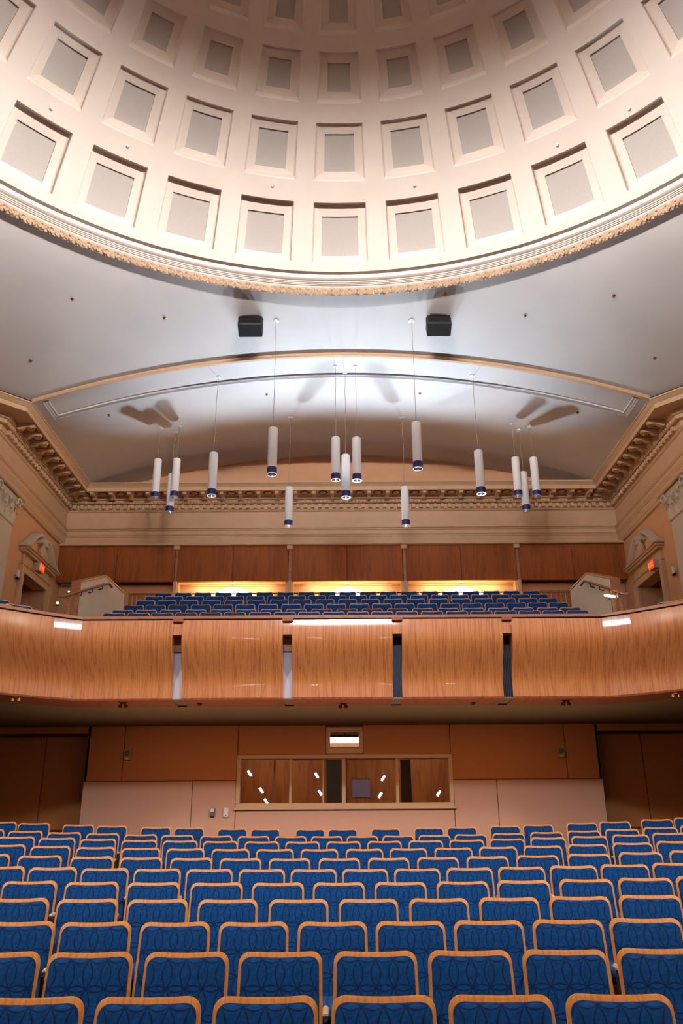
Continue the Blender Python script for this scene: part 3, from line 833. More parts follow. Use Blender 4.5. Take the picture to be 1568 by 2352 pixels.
part('housing', MB().box((-.32, -.10, .0), (.32, .25, .05)).box((-.32, .2, -.1), (.32, .25, .05)), BLACKM, fx)
part('diffuser', MB().box((-.30, -.06, -.085), (.30, .18, -.0)), LIGHTW, fx)
part('cord', MB().tube([(0, 0, .05), (0, 0, 2.1 - lp.z)], .01, 6), BLACKM, fx)

# small boxes on the rear wall
def wall_speaker(px, py, lab):
    p = at(px, py, WALL_Y)
    t = thing('wall_speaker', lab, 'speaker', (p.x, WALL_Y, p.z), 0, 'small beige wall speakers')
    part('body', MB().cbox((-.07, -.05, -.105), (.07, 0.0, .105), .008), GRILLE, t)
    part('grille', MB().lathe([(0, 0), (.05, 0), (.052, .008), (0, .014)], 20).rot(PI / 2, 'X').move((0, -.05, .02)), SWITCHG, t, 30)
    part('indicator', MB().cbox((-.03, -.056, -.09), (.03, -.05, -.06), .002), SWITCHW, t)
wall_speaker(294, 1733, 'small beige square speaker on the rear wall, left of the booth window')
wall_speaker(1287, 1727, 'small beige square speaker on the rear wall, right of the booth window')
p = at(488.5, 1866, WALL_Y)
t = thing('wall_switch', 'small grey control box low on the rear wall', 'switch', (p.x, WALL_Y - .012, p.z))
part('body', MB().cbox((-.045, -.05, -.075), (.045, 0, .075), .01), SWITCHG, t); part('cover', MB().cbox((-.036, -.058, .0), (.036, -.05, .062), .004), SWITCHW, t)
p = at(519, 1866.5, WALL_Y)
t = thing('thermostat', 'small white thermostat right of the grey control box', 'thermostat', (p.x, WALL_Y - .012, p.z))
part('body', MB().cbox((-.048, -.035, -.085), (.048, 0, .085), .01), SWITCHW, t); part('button', MB().lathe([(0, 0), (.012, 0), (.01, .006), (0, .007)], 10).rot(PI / 2, 'X').move((0, -.035, -.05)), SWITCHG, t)

# ================================================================== GALLERY
def bx(px, py, Y): return at(px, py, Y).x
BROW_Y = [16.55 + .99 * k for k in range(6)]
BROW_PX = [1403.5, 1396.8, 1385.5, 1375, 1366, 1358.2]
BROW_Z = [at(784, p, y + .09).z - .86 for p, y in zip(BROW_PX, BROW_Y)]
st = MB()
dzr = BROW_Z[1] - BROW_Z[0]
steps = [(13.53, 14.1, BROW_Z[0] - 3 * dzr), (14.1, 15.1, BROW_Z[0] - 2 * dzr), (15.1, 16.1, BROW_Z[0] - dzr)] + [(BROW_Y[k] - .45, BROW_Y[k] + .54, BROW_Z[k]) for k in range(6)] + [(BROW_Y[5] + .54, 25.7, BROW_Z[5])]
for (y0, y1, z) in steps: st.box((-5.45, y0, max(z - .5, 2.12)), (5.45, y1, z))
for sg in (-1, 1):
    st.prism([(sg * 5.45, 12.75, 2.45), (sg * 5.45, 18.6, 2.45), (sg * 8.6, 18.6, 2.45), (sg * 11.6, 15.4, 2.45), (sg * 11.6, 6.0, 2.45), (sg * 9.62, 6.0, 2.45), (sg * 9.2, 7.5, 2.45), (sg * 8.4, 9.1, 2.45), (sg * 7.4, 10.6, 2.45), (sg * 6.4, 11.75, 2.45)], (0, 0, .1))
    st.box((sg * 5.45, 18.5, 3.4), (sg * 8.64, 25.7, 3.95))
struct('balcony_floor', st, CARPET, 'dark stepped floor of the balcony', cat='floor')

# rear wood panels, posts and lit alcoves
PY = 23.75
zp1 = at(788, 1251.5, PY).z; zp0 = at(788, 1334, PY).z
edges = [(bx(152, 1290, PY), bx(401, 1290, PY)), (bx(408, 1290, PY), bx(661, 1290, PY)), (bx(669, 1290, PY), bx(924, 1290, PY)), (bx(932, 1290, PY), bx(1184, 1290, PY)), (bx(1192, 1290, PY), bx(1442, 1290, PY))]
edges[0] = (-WX + .01, edges[0][1]); edges[4] = (edges[4][0], WX - .01)
for i, (a, b) in enumerate(edges):
    m = (a + b) / 2
    for (q0, q1) in ((a, m - .004), (m + .004, b)):
        part('veneer_panel', MB().cbox((0, 0, 0), (q1 - q0, .05, zp1 - zp0), .006), DARKWOOD, uw, loc=(q0, PY, zp0))
    part('panel_backing', MB().box((a, PY + .05, zp0), (b, PY + .12, zp1)), JOINT, uw)
zal = BROW_Z[5]
for i in range(4):
    x0 = edges[i][1]; x1 = edges[i + 1][0]; xm = (x0 + x1) / 2
    o = part('post', MB().cbox((xm - .05, PY - .02, zal), (xm + .06, PY + .3, zp0), .006), TRIM, uw)
    part('post_facing', MB().cbox((xm - .035, PY + .01, zp0), (xm + .06, PY + .06, zp1), .006), CAPW, o)
    part('post_cap', MB().cbox((xm - .09, PY - .07, zp1 - .14), (xm + .09, PY + .05, zp1 + .02), .01), TRIM, o)
    part('shadow_gap', MB().box((x0 - .004, PY + .01, zp0), (xm - .05, PY + .06, zp1)), BLACKM, uw)
part('head_board', MB().cbox((-WX, PY - .12, zp1 - .01), (WX, WY + .02, zp1 + .06), .008), TRIM, uw)
for i in (1, 2, 3):
    a, b = edges[i]
    al = MB()
    al.box((a + .02, PY + .06, zp0 - .005), (b - .02, PY + .5, zp0 + .03))       # ceiling of the alcove
    al.box((a - .03, PY + .06, zal), (a + .06, PY + .75, zp0)); al.box((b - .06, PY + .06, zal), (b + .03, PY + .75, zp0))
    o = part('alcove', al, ALCOVE, uw)
    part('alcove_head', MB().cbox((a + .06, PY + .36, zp0 - .045), (b - .06, PY + .40, zp0 - .005), .004), ALCOVE, o)
    part('alcove_back', MB().box((a + .03, PY + .40, zal), (b - .03, PY + .5, zp0)), ALCOVE, o)
    # downlight close to the back wall, washing it
    mx_ = (a + b) / 2
    part('downlight', MB().lathe([(0, .0), (.07, .0), (.075, -.02), (.06, -.02), (.05, -.008), (0, -.006)], 16).move((mx_, PY + .2, zp0 - .005)), SILVER, o)
    spot((mx_, PY + .22, zp0 - .05), (mx_, PY + .46, zp0 - 1.4), 2600, (1, .88, .70), 138, .10, .02)
    area((mx_, PY + .1, zp0 - .02), (mx_, PY + .42, zp0 - .6), 2.4, 15, (1, .84, .64), .05)
for a, b in (edges[0], edges[4]):
    o = part('bay_wall', MB().box((a, WY + .1, zal - .8), (b, WY + .2, zp0)), WALLP, uw)
# guard rail behind the last row: slatted at the sides, slim metal between
gy = 22.55; gz = at(788, 1362, gy).z
gr = thing('guard_rail', 'slim dark metal rail behind the top row of the balcony', 'railing', (0, gy, zal))
part('top_rail', MB().tube([(-4.6, 0, gz - zal), (4.6, 0, gz - zal)], .018, 8), DARKM, gr)
part('bottom_rail', MB().tube([(-4.6, 0, .12), (4.6, 0, .12)], .015, 6), DARKM, gr)
bal_m = MB().box((-.01, -.01, .0), (.01, .01, gz - zal)).mesh('baluster', DARKM)
for k in range(62): link('baluster', bal_m, gr, (-4.58 + 9.16 * k / 61, 0, 0))
for sg, lab in ((-1, 'slatted wooden screen beside the left end of the top balcony row'), (1, 'slatted wooden screen beside the right end of the top balcony row')):
    x0, x1 = (at(293, 1385, gy).x, at(392, 1385, gy).x) if sg < 0 else (at(1200, 1385, gy).x, at(1312, 1385, gy).x)
    t = thing('slatted_screen', lab, 'screen', ((x0 + x1) / 2, gy, zal)); hw = (x1 - x0) / 2
    part('top_rail', MB().cbox((-hw, -.03, gz - zal - .02), (hw, .03, gz - zal + .03), .006), CAPW, t)
    n = 10
    sm = MB().cbox((-hw / n + .012, -.012, .0), (hw / n - .012, .012, gz - zal - .02), .004).mesh('slat', MAPLE if False else CAPW)
    for k in range(n): link('slat', sm, t, (-hw + hw / n * (2 * k + 1), 0, 0))

# stair walls with handrails
def stair(sg):
    mir = lambda pts: [(sg * x, y, z) for x, y, z in pts]
    nm = 'left' if sg < 0 else 'right'
    t = thing('stair_wall', f'pale stair wall with sloping top at the {nm} end of the balcony seats', 'wall', (0, 0, 0), kind='structure')
    Xw = 5.62
    if sg < 0: a, b, c, d = at_x(186, 1338, -Xw), at_x(243, 1324, -Xw), at_x(286, 1364, -Xw), None
    else: a, b, c = at_x(1401, 1331, Xw), at_x(1346, 1318, Xw), at_x(1309, 1357, Xw)
    z0 = 2.5
    outline = [(Xw, a.y, a.z), (Xw, b.y, b.z), (Xw, c.y, c.z), (Xw, c.y, z0), (Xw, a.y, z0)]
    part('parapet', MB().prism(mir(outline), (sg * .14, 0, 0)), PALE, t)
    cap = [(Xw - .015, a.y - .02, a.z), (Xw - .015, b.y, b.z), (Xw - .015, c.y + .02, c.z)]
    cm_ = MB()
    vs = []
    for (x, y, z) in cap: vs += [(sg * x, y, z), (sg * (x + .17), y, z), (sg * (x + .17), y, z + .035), (sg * x, y, z + .035)]
    fs = []
    for i in range(2):
        for j in range(4): fs.append((i * 4 + j, i * 4 + (j + 1) % 4, (i + 1) * 4 + (j + 1) % 4, (i + 1) * 4 + j))
    fs += [(0, 1, 2, 3), (8, 9, 10, 11)]
    cm_.add(vs, fs); part('parapet_cap', cm_, CAPW, t)
    part('end_post', MB().cbox((sg * (Xw - .01), a.y - .03, z0), (sg * (Xw + .20), a.y, a.z + .03), .006), CAPW, t)

    # handrail in front of the parapet
    if sg < 0: q = [(138, 1372), (238, 1342), (250, 1340), (257, 1349)]
    else: q = [(1444, 1366), (1352, 1337), (1341, 1335), (1334, 1344)]
    hx = Xw - .09
    P = [at_x(px, py, sg * hx) for px, py in q]
    hr = thing('handrail', f'sloping dark wood handrail on the {nm} stair wall', 'handrail', (0, 0, 0))
    part('rail', MB().tube(P, .028, 8), CAPW, hr)
    for f_ in (.45, .72, .97):
        m = P[0].lerp(P[1], f_)
        part('bracket', MB().tube([m, m + Vector((0, 0, -.10)), m + Vector((sg * .09, 0, -.12))], .013, 6), DARKM, hr)
    # newel and balusters at the foot of the rail
    for f_ in (.22, .38):
        m = P[0].lerp(P[1], f_)
        part('baluster', MB().cbox((m.x - .05, m.y - .05, z0), (m.x + .03, m.y + .03, m.z - .03), .008), CAPW, hr)
stair(-1); stair(1)
p = at_x(1400, 1369, 5.4)
t = thing('step_light', 'small bright white tube light low on the right stair wall', 'light', p)
part('tube', MB().tube([(-.06, .12, .05), (.05, -.14, -.05)], .022, 8), STEPL, t); part('bracket', MB().box((-.02, -.02, -.08), (.02, .02, -.03)), DARKM, t)
p = at_x(132, 1385, -6.6)
t = thing('indicator_light', 'tiny greenish light near the foot of the left handrail', 'light', p)
part('lens', MB().lathe([(0, -.03), (.028, -.015), (.028, .015), (0, .03)], 10), GREENL, t); part('body', MB().box((-.03, .01, -.06), (.03, .04, .03)), DARKM, t)
p = at_x(158, 1359, -6.3)
t = thing('indicator_light', 'tiny white light beside the left handrail just above the greenish one', 'light', p)
part('lens', MB().lathe([(0, -.016), (.018, -.01), (.018, .01), (0, .016)], 10), STEPL, t); part('body', MB().box((-.02, .01, -.04), (.02, .03, .02)), DARKM, t)

# ---- doors with broken pediments, exit signs, sconces, pilasters
def door(sg, idx):
    nm = 'left' if sg < 0 else 'right'
    d_ = struct(f'door_{idx}', None, None, f'dark doorway with a broken scroll pediment in the {nm} wall', cat='door')
    Xw = WX
    def B(mb, x0, x1, y0, y1, z0, z1, c=.01): return mb.cbox((sg * (Xw - x1), y0, z0), (sg * (Xw - x0), y1, z1), c)
    y0, y1, zt_ = 21.15, 22.95, 6.58; zb_ = 3.95
    a = MB()
    for (ya, yb) in ((y0 - .22, y0 + .02), (y1 - .02, y1 + .22)):
        B(a, -.02, .08, ya, yb, zb_, zt_ - .02); B(a, .0, .115, ya - .015 if ya < y0 else yb - .045, (ya + .045) if ya < y0 else yb + .015, zb_, zt_ + .17)
    B(a, -.02, .08, y0 - .22, y1 + .22, zt_ - .02, zt_ + .2); B(a, 0, .115, y0 - .25, y1 + .25, zt_ + .17, zt_ + .22)
    part('architrave', a, TRIM, d_)
    part('frieze_board', B(MB(), -.01, .06, y0 - .16, y1 + .16, zt_ + .22, zt_ + .5), TRIM, d_)
    c = MB(); B(c, 0, .18, y0 - .32, y1 + .32, zt_ + .48, zt_ + .54); B(c, 0, .24, y0 - .4, y1 + .4, zt_ + .54, zt_ + .60, .02); B(c, 0, .27, y0 - .43, y1 + .43, zt_ + .60, zt_ + .63)
    part('cornice', c, TRIM, d_)
    # two swan-neck scrolls rising to the middle
    ym, zc = (y0 + y1) / 2, zt_ + .63
    for s in (-1, 1):
        path = [(1.30, .0), (1.15, .05), (.95, .16), (.72, .36), (.5, .52), (.34, .60), (.22, .60), (.15, .52), (.18, .43), (.26, .42), (.29, .48)]
        sc_ = MB()
        pr = []
        for i, (yy, zz) in enumerate(path):
            pr.append(Vector((sg * (Xw - .13), ym + s * yy, zc + zz + .02)))
        b = len(sc_.v); wv = [.05, .055, .06, .065, .065, .06, .055, .05, .045, .04, .03]
        for i, q in enumerate(pr):
            tt = (pr[min(i + 1, len(pr) - 1)] - pr[max(i - 1, 0)]).normalized(); nn = Vector((0, -tt.z, tt.y)); h = wv[i]
            for dx, dn in ((.13, -h), (.13, h), (-.02, h), (-.09, h * .4), (-.09, -h * .4), (-.02, -h)): sc_.v.append(tuple(q + Vector((sg * dx, 0, 0)) + nn * dn))
        for i in range(len(pr) - 1):
            for j in range(6): sc_.f.append((b + i * 6 + j, b + i * 6 + (j + 1) % 6, b + (i + 1) * 6 + (j + 1) % 6, b + (i + 1) * 6 + j))
        sc_.f.append(tuple(b + j for j in range(6))); sc_.f.append(tuple(b + (len(pr) - 1) * 6 + j for j in range(6)))
        part('pediment_scroll', sc_, TRIM_PALE, d_, 40)
        part('tympanum', MB().prism([(sg * (Xw - .06), ym + s * yy, zc + zz) for yy, zz in [(1.25, 0), (1.1, .04), (.95, .13), (.72, .33), (.5, .48), (.34, .55), (.2, .5), (.05, .0)]], (sg * .06, 0, 0)), TRIM, d_)
    part('finial', MB().lathe([(0, 0), (.09, 0), (.10, .04), (.05, .08), (.05, .12), (.11, .2), (.12, .28), (.07, .36), (.03, .42), (.05, .46), (0, .52)], 12).move((sg * (Xw - .13), ym, zc)), TRIM, d_, 40)
    # dark lobby with a panelled door leaf
    lob = MB().box((sg * (Xw + 1.3), y0 - .6, zb_), (sg * (Xw + 1.35), y1 + .6, zt_ + .3)).box((sg * (Xw + .3), y1 + .3, zb_), (sg * (Xw + 1.35), y1 + .35, zt_ + .3)).box((sg * (Xw + .3), y0 - .35, zb_), (sg * (Xw + 1.35), y0 - .3, zt_ + .3)).box((sg * (Xw + .3), y0 - .6, zt_ + .25), (sg * (Xw + 1.35), y1 + .6, zt_ + .3))
    part('lobby_wall', lob, WALLP, d_)
    lf = MB().cbox((sg * (Xw + .32), y1 + .02, zb_), (sg * (Xw + 1.2), y1 + .07, zt_ - .02), .01); o = part('door_leaf', lf, WALLP, d_)
    for z in (zb_ + .2, zb_ + 1.35): part('leaf_panel', MB().cbox((sg * (Xw + .45), y1 - .0, z), (sg * (Xw + 1.08), y1 + .03, z + .95), .02), TRIM, o)
    # sign
    pe = at_x(95, 1305, -(Xw - .22)) if sg < 0 else at_x(1496, 1298, Xw - .22)
    e = thing('exit_sign', f'red lit EXIT sign over the {nm} balcony doorway', 'sign', (0, 0, 0))
    xx = Xw - .24
    part('housing', MB().cbox((sg * (xx + .0), pe.y - .19, pe.z - .12), (sg * (xx + .17), pe.y + .19, pe.z + .12), .01), EXITBOX, e)
    part('face', MB().box((sg * (xx - .006), pe.y - .175, pe.z - .105), (sg * xx, pe.y + .175, pe.z + .105)), REDLIT, e, label='glowing red face')
    cu = bpy.data.curves.new('exit_lettering', 'FONT'); cu.body = 'EXIT'; cu.size = .17; cu.align_x = 'CENTER'; cu.align_y = 'CENTER'; cu.extrude = .002
    cu.materials.append(LETTER)
    to = bpy.data.objects.new('lettering_curve', cu); COL.objects.link(to); bpy.context.view_layer.update()
    lm = bpy.data.meshes.new_from_object(to.evaluated_get(bpy.context.evaluated_depsgraph_get())); bpy.data.objects.remove(to)
    lm.name = 'lettering'
    if not lm.materials: lm.materials.append(LETTER)
    o = bpy.data.objects.new('lettering', lm); COL.objects.link(o); o.parent = e
    o.location = (sg * (xx - .009), pe.y, pe.z); o.rotation_euler = (PI / 2, 0, PI / 2 if sg < 0 else -PI / 2)
    ps = at_x(34.5, 1322, -Xw) if sg < 0 else at_x(1553, 1313, Xw)
    s_ = thing('security_camera', f'small pale camera housing on the {nm} wall before the doorway', 'camera', (0, 0, 0))
    part('bracket', MB().cbox((sg * Xw, ps.y - .03, ps.z + .02), (sg * (Xw - .1), ps.y + .03, ps.z + .10), .005), SWITCHW, s_)
    part('body', MB().cbox((sg * (Xw - .04), ps.y - .05, ps.z - .05), (sg * (Xw - .11), ps.y + .05, ps.z + .15), .02), SWITCHW, s_)
    part('lens', MB().cbox((sg * (Xw - .03), ps.y - .055, ps.z - .11), (sg * (Xw - .12), ps.y + .055, ps.z - .05), .02), DARKM, s_)
LETTER = plain('exit_letters', (255, 110, 60), .5, emit=(255, 96, 40), strength=3)
door(-1, 1); door(1, 2)
def pilaster(sg):
    nm = 'left' if sg < 0 else 'right'
    t = thing('pilaster', f'pale corner pilaster with a Corinthian capital at the {nm} edge of the photo', 'pilaster', (0, 0, 0), kind='structure')
    y0, y1 = CY, 19.9; Xw = WX
    s_ = MB().cbox((sg * (Xw - .14), y0 + .02, 2.6), (sg * (Xw + .1), y1 - .1, 7.42), .012)
    part('shaft', s_, TRIM_PALE, t)
    part('astragal', MB().cbox((sg * (Xw - .18), y0 - .02, 7.40), (sg * (Xw + .1), y1 - .06, 7.46), .02), TRIM_PALE, t)
    cap = part('capital', MB().prism([(sg * (Xw - d), y, z) for d, y, z in ((.14, y0 + .05, 7.46), (.14, y0 + .05, 7.9), (.26, y0 - .05, 8.1), (.26, y1 + .05, 8.1), (.14, y1 - .13, 7.9), (.14, y1 - .13, 7.46))], (sg * .24, 0, 0)), TRIM_PALE, t)
    part('abacus', MB().cbox((sg * (Xw - .34), y0 - .12, 8.12), (sg * (Xw + .1), y1 + .12, 8.22), .03), TRIM, cap)
    def leaf(w_, h, out):
        mb = MB(); vs = []
        prof_ = [(0, 0, .8), (.02, .35, 1), (.05, .65, .95), (.12, .88, .75), (.2, 1.0, .45), (.24, .93, .2), (.22, .84, .1)]
        for d, z, ww in prof_:
            for s, dd in ((-1, .0), (-.5, .02), (0, .035), (.5, .02), (1, .0)): vs.append((s * ww * w_ * .5, -(d * out * 5 + dd), z * h))
        fs = []
        for i in range(len(prof_) - 1):
            for j in range(4): fs.append((i * 5 + j, i * 5 + j + 1, i * 5 + 6 + j, i * 5 + 5 + j))
        # scalloped sides
        for s in (-1, 1):
            for k in range(3):
                z = (.25 + .22 * k) * h; x = s * w_ * .47; n_ = len(vs)
                vs += [(x, -.01, z - .03), (x + s * .035, -.05, z + .02), (x, -.02, z + .05)]; fs.append((n_, n_ + 1, n_ + 2))
        mb.add(vs, fs); return mb.mesh('acanthus_leaf', TRIM_PALE, 50, fix=False)
    rotz = PI / 2 if sg < 0 else -PI / 2
    small = leaf(.30, .28, .12); tall = leaf(.30, .50, .14)
    for k in range(4):
        y = y0 + .15 + (y1 - y0 - .35) * k / 3
        link('acanthus_leaf', small, cap, (sg * (Xw - .14), y, 7.46), (0, 0, rotz))
        if k < 3: link('acanthus_leaf', tall, cap, (sg * (Xw - .13), y + (y1 - y0 - .35) / 6, 7.46), (0, 0, rotz))
    for k in range(2): link('acanthus_leaf', small, cap, (sg * (Xw + .0), y1 - .1, 7.46 + .22 * k), (0, 0, 0 if False else PI))
    sp_ = []
    for i in range(17):
        a = i / 16 * 2.4 * PI; r = .15 * (1 - i / 20); sp_.append((r * math.cos(a), r * math.sin(a)))
    for y, fl in ((y0 + .1, -1), (y1 - .18, 1)):
        part('volute', MB().tube([(sg * (Xw - .27), y + fl * u, 7.98 + v) for u, v in sp_], [.04 * (1 - i / 26) for i in range(17)], 7), TRIM_PALE, cap, 50)
    # return face on the diagonal wall
    part('return_shaft', MB().cbox((-.45, -.13, 2.6), (.0, .02, 7.42), .012), TRIM_PALE, t, loc=(sg * (Xw + .02), CY - .0, 0), rot=(0, 0, (PI / 4) if sg < 0 else -PI / 4)) if sg < 0 else \
        part('return_shaft', MB().cbox((.0, -.13, 2.6), (.45, .02, 7.42), .012), TRIM_PALE, t, loc=(sg * (Xw + .02), CY - .0, 0), rot=(0, 0, -PI / 4))
    mid = [(.15, 7.9), (-.05, 7.62)]
    for k, (dx) in enumerate((.2, .5)):
        link('acanthus_leaf', small if k else tall, cap, (sg * (Xw + dx * .707), CY - dx * .707, 7.46), (0, 0, (PI / 4) if sg < 0 else -PI / 4))
pilaster(-1); pilaster(1)

# ================================================================== THINGS ON THE CEILINGS
def pendant(px_c, py_c, px_b, py_b, py_t, lab, group='white cylinder pendants with blue bands', proto=[None]):
    cpt = on_ceiling(px_c, py_c)
    zb_ = at(px_b, py_b, cpt.y).z
    L = 1.17
    drop = cpt.z - zb_ - L
    t = thing('pendant_lamp', lab, 'pendant lamp', (cpt.x, cpt.y, zb_), 0, group)
    if proto[0] is None:
        r = .108
        proto[0] = [('shade', MB().lathe([(0, L), (r - .015, L), (r, L - .012), (r, .16), (r - .01, .16), (r - .01, L - .03)], 28).mesh('shade', WHITE, 40)),
                    ('blue_band', MB().lathe([(r, .165), (r + .006, .16), (r + .006, .015), (r - .008, .012)], 28).mesh('blue_band', BLUEB, 40)),
                    ('rim', MB().lathe([(r + .007, .018), (r + .007, .0), (r - .014, .0), (r - .02, .05), (r - .045, .12)], 28).mesh('rim', SILVER, 40)),
                    ('lens', MB().lathe([(0, .10), (r - .04, .10)], 28).mesh('lens', LAMPGLOW))]
    for nm, me in proto[0]: link(nm, me, t)
    wob = [((random.uniform(-.012, .012) if 0 < i < 8 else 0), 0, L + drop * i / 8) for i in range(9)]
    part('cable', MB().tube(wob, .007, 6), CORD, t)
    part('canopy', MB().lathe([(.0, -.03), (.03, -.028), (.075, -.008), (.078, .006), (0, .01)], 18).move((0, 0, L + drop)), WHITE, t, 40)
PEN = [(369, 983, 358, 1144, 1058, 'white pendant with blue band, leftmost of the left trio'), (403, 992, 390, 1177, 1090, 'lowest white pendant of the left trio'),
       (412, 978, 403, 1142.5, 1056, 'white pendant with blue band, rightmost of the left trio'), (501, 866, 485.5, 1139, 1042, 'white pendant hanging alone just right of the left trio'),
       (634, 738, 620.5, 1090, 982, 'large white pendant hanging from the ceiling near the left black speaker'), (667, 958, 660.5, 1209, 1120, 'dim low white pendant below and left of the centre trio'),
       (770, 842, 769, 1103, 1003, 'white pendant with blue band, leftmost of the centre trio'), (792, 858, 792, 1143, 1044, 'lowest white pendant of the centre trio'),
       (816, 842, 818, 1104, 1004, 'white pendant with blue band, rightmost of the centre trio'), (945, 738, 958, 1077, 969, 'large white pendant hanging from the ceiling near the right black speaker'),
       (923, 958, 930, 1208, 1118, 'dim low white pendant below and right of the centre trio'), (1085, 862, 1102, 1134.5, 1037, 'white pendant hanging alone just left of the right trio'),
       (1175.5, 973, 1188.5, 1140, 1052, 'white pendant with blue band, leftmost of the right trio'), (1191.7, 988, 1207.5, 1173.5, 1087, 'lowest white pendant of the right trio'),
       (1217, 979.6, 1231, 1140.5, 1052, 'white pendant with blue band, rightmost of the right trio')]
for a in PEN: pendant(*a)
def ceiling_speaker(px, py, lab):
    c = on_ceiling(px, py - 22)
    t = thing('loudspeaker', lab, 'speaker', c, 0, 'black loudspeakers on the ceiling')
    part('mounting_plate', MB().cbox((-.2, -.1, -.03), (.2, .1, .03), .005), BLACKM, t)
    part('yoke', MB().box((-.30, -.03, -.30), (-.288, .03, -.03)).box((.288, -.03, -.30), (.30, .03, -.03)).box((-.30, -.03, -.045), (.30, .03, -.03)), BLACKM, t)
    tilt = math.radians(-28)
    cab = MB().cbox((-.285, -.16, -.19), (.285, .20, .19), .018).rot(tilt, 'X').move((0, 0, -.23))
    cb = part('cabinet', cab, SPK, t)
    part('grille', MB().cbox((-.27, -.175, -.175), (.27, -.158, .175), .006).rot(tilt, 'X').move((0, 0, -.23)), BLACKM, cb)
    part('lit_gap_plate', MB().box((-.27, -.15, .19), (.11, .19, .197)).box((.13, -.15, .19), (.27, .19, .197)).rot(tilt, 'X').move((0, 0, -.23)), WHITE, cb)  # white plate imitates lit ceiling seen through the gap above the cabinet
    part('badge', MB().box((.20, -.180, .10), (.215, -.174, .13)).rot(tilt, 'X').move((0, 0, -.23)), BRASS, cb)
ceiling_speaker(576, 752, 'black loudspeaker on the ceiling, left of the two')
ceiling_speaker(1006, 750, 'black loudspeaker on the ceiling, right of the two')
sprk = None
SPR = [(166, 686, 'sprinkler on the curved ceiling, upper of the two far left'), (70, 828, 'sprinkler on the curved ceiling, lowest at far left'), (378, 730, 'sprinkler on the curved ceiling left of the left speaker'),
       (1205, 725, 'sprinkler on the curved ceiling right of the right speaker'), (1409, 679, 'sprinkler on the curved ceiling, upper of the two far right'), (1503, 822, 'sprinkler on the curved ceiling, lowest at far right'),
       (250, 953, 'sprinkler on the vault above the left trio of pendants'), (612, 905, 'sprinkler on the vault beside the cable of the left large pendant'),
       (964, 903, 'sprinkler on the vault beside the cable of the right large pendant'), (1326, 947, 'sprinkler on the vault above the right trio of pendants')]
for px, py, lab in SPR:
    c = on_ceiling(px, py)
    if sprk is None:
        sprk = thing('sprinkler', lab, 'sprinkler', c, 0, 'ceiling sprinklers')
        part('escutcheon', MB().lathe([(0, .01), (.04, .008), (.042, -.008), (.015, -.018)], 14), BRASS, sprk, 30)
        part('deflector', MB().lathe([(.01, -.018), (.01, -.035), (.022, -.038), (.022, -.043), (0, -.045)], 10), BRASS, sprk)
    else: dup(sprk, c, 0, lab, 'ceiling sprinklers')
kn = None
for px, py, lab in ((118, 249, 'small white knob on the dome, far left'), (293, 336, 'small white knob on the dome above the second lowest coffer from the left'), (625, 427, 'small white knob on the dome, left of the lowest centre coffer'),
                    (952, 426, 'small white knob on the dome, right of the lowest centre coffer'), (1280, 333, 'small white knob on the dome, second from the right'), (1445, 250, 'small white knob on the dome, far right')):
    c = on_dome(px, py); nrm = (Vector(DC) - c).normalized()
    if kn is None:
        kn = thing('dome_sensor', lab, 'sensor', c, 0, 'small white knobs on the dome')
        part('base', MB().lathe([(0, -.01), (.05, -.008), (.052, .006), (.03, .012)], 14), PLASTER, kn, 30); part('cap', MB().lathe([(.03, .010), (.034, .03), (.02, .05), (0, .055)], 12), WHITE, kn, 40)
        o = kn
    else: o = dup(kn, c, 0, lab, 'small white knobs on the dome')
    o.rotation_euler = nrm.to_track_quat('Z', 'Y').to_euler()

# ================================================================== SEATS
def rr(w_, z0, z1, r, n=5, dip=.0, taper=0.0):
    pts = []
    for cx, cz, a0 in ((w_ / 2 - r, z1 - r, 0), (-w_ / 2 + r, z1 - r, PI / 2), (-w_ / 2 + r, z0 + r, PI), (w_ / 2 - r, z0 + r, 1.5 * PI)):
        for i in range(n + 1):
            a = a0 + PI / 2 * i / n; pts.append([cx + r * math.cos(a), cz + r * math.sin(a)])
        if a0 == 0:
            for i in range(1, 4): pts.append([(w_ / 2 - r) * (1 - i / 2), z1])
    for p in pts:
        if p[1] > (z0 + z1) / 2: p[1] -= dip * (1 - (2 * p[0] / w_) ** 2)
        p[0] *= 1 + taper * (z1 - p[1])
    return pts
LEAN = math.radians(13)
def lean(x, y, z):
    """local backrest plane -> leaning backrest"""
    h = z - .45; return (x, y * math.cos(LEAN) + h * math.sin(LEAN) - .0, .45 + h * math.cos(LEAN) - y * math.sin(LEAN))
HT = .45 + (.86 - .45) / math.cos(LEAN)
W_ = .46
def shell_mesh():
    mb = MB(); o = rr(W_, .24, HT, .062, 5, .008, .06); i_ = rr(W_ - .012, .246, HT - .006, .056, 5, .008, .06); n = len(o)
    curve = lambda x: .018 * (1 - (2 * x / W_) ** 2)
    rings_ = [[(x, -.004 + curve(x), z) for x, z in i_], [(x, 0 + curve(x), z) for x, z in o], [(x, .018 + curve(x), z) for x, z in o], [(x, .022 + curve(x), z) for x, z in i_]]
    for k, rg in enumerate(rings_): mb.v += rg
    for k in range(3):
        for i in range(n): mb.f.append((k * n + i, k * n + (i + 1) % n, (k + 1) * n + (i + 1) % n, (k + 1) * n + i))
    mb.f.append(tuple(range(n))); mb.f.append(tuple(range(3 * n, 4 * n)))
    return mb.mesh('backrest', MAPLE, 50)
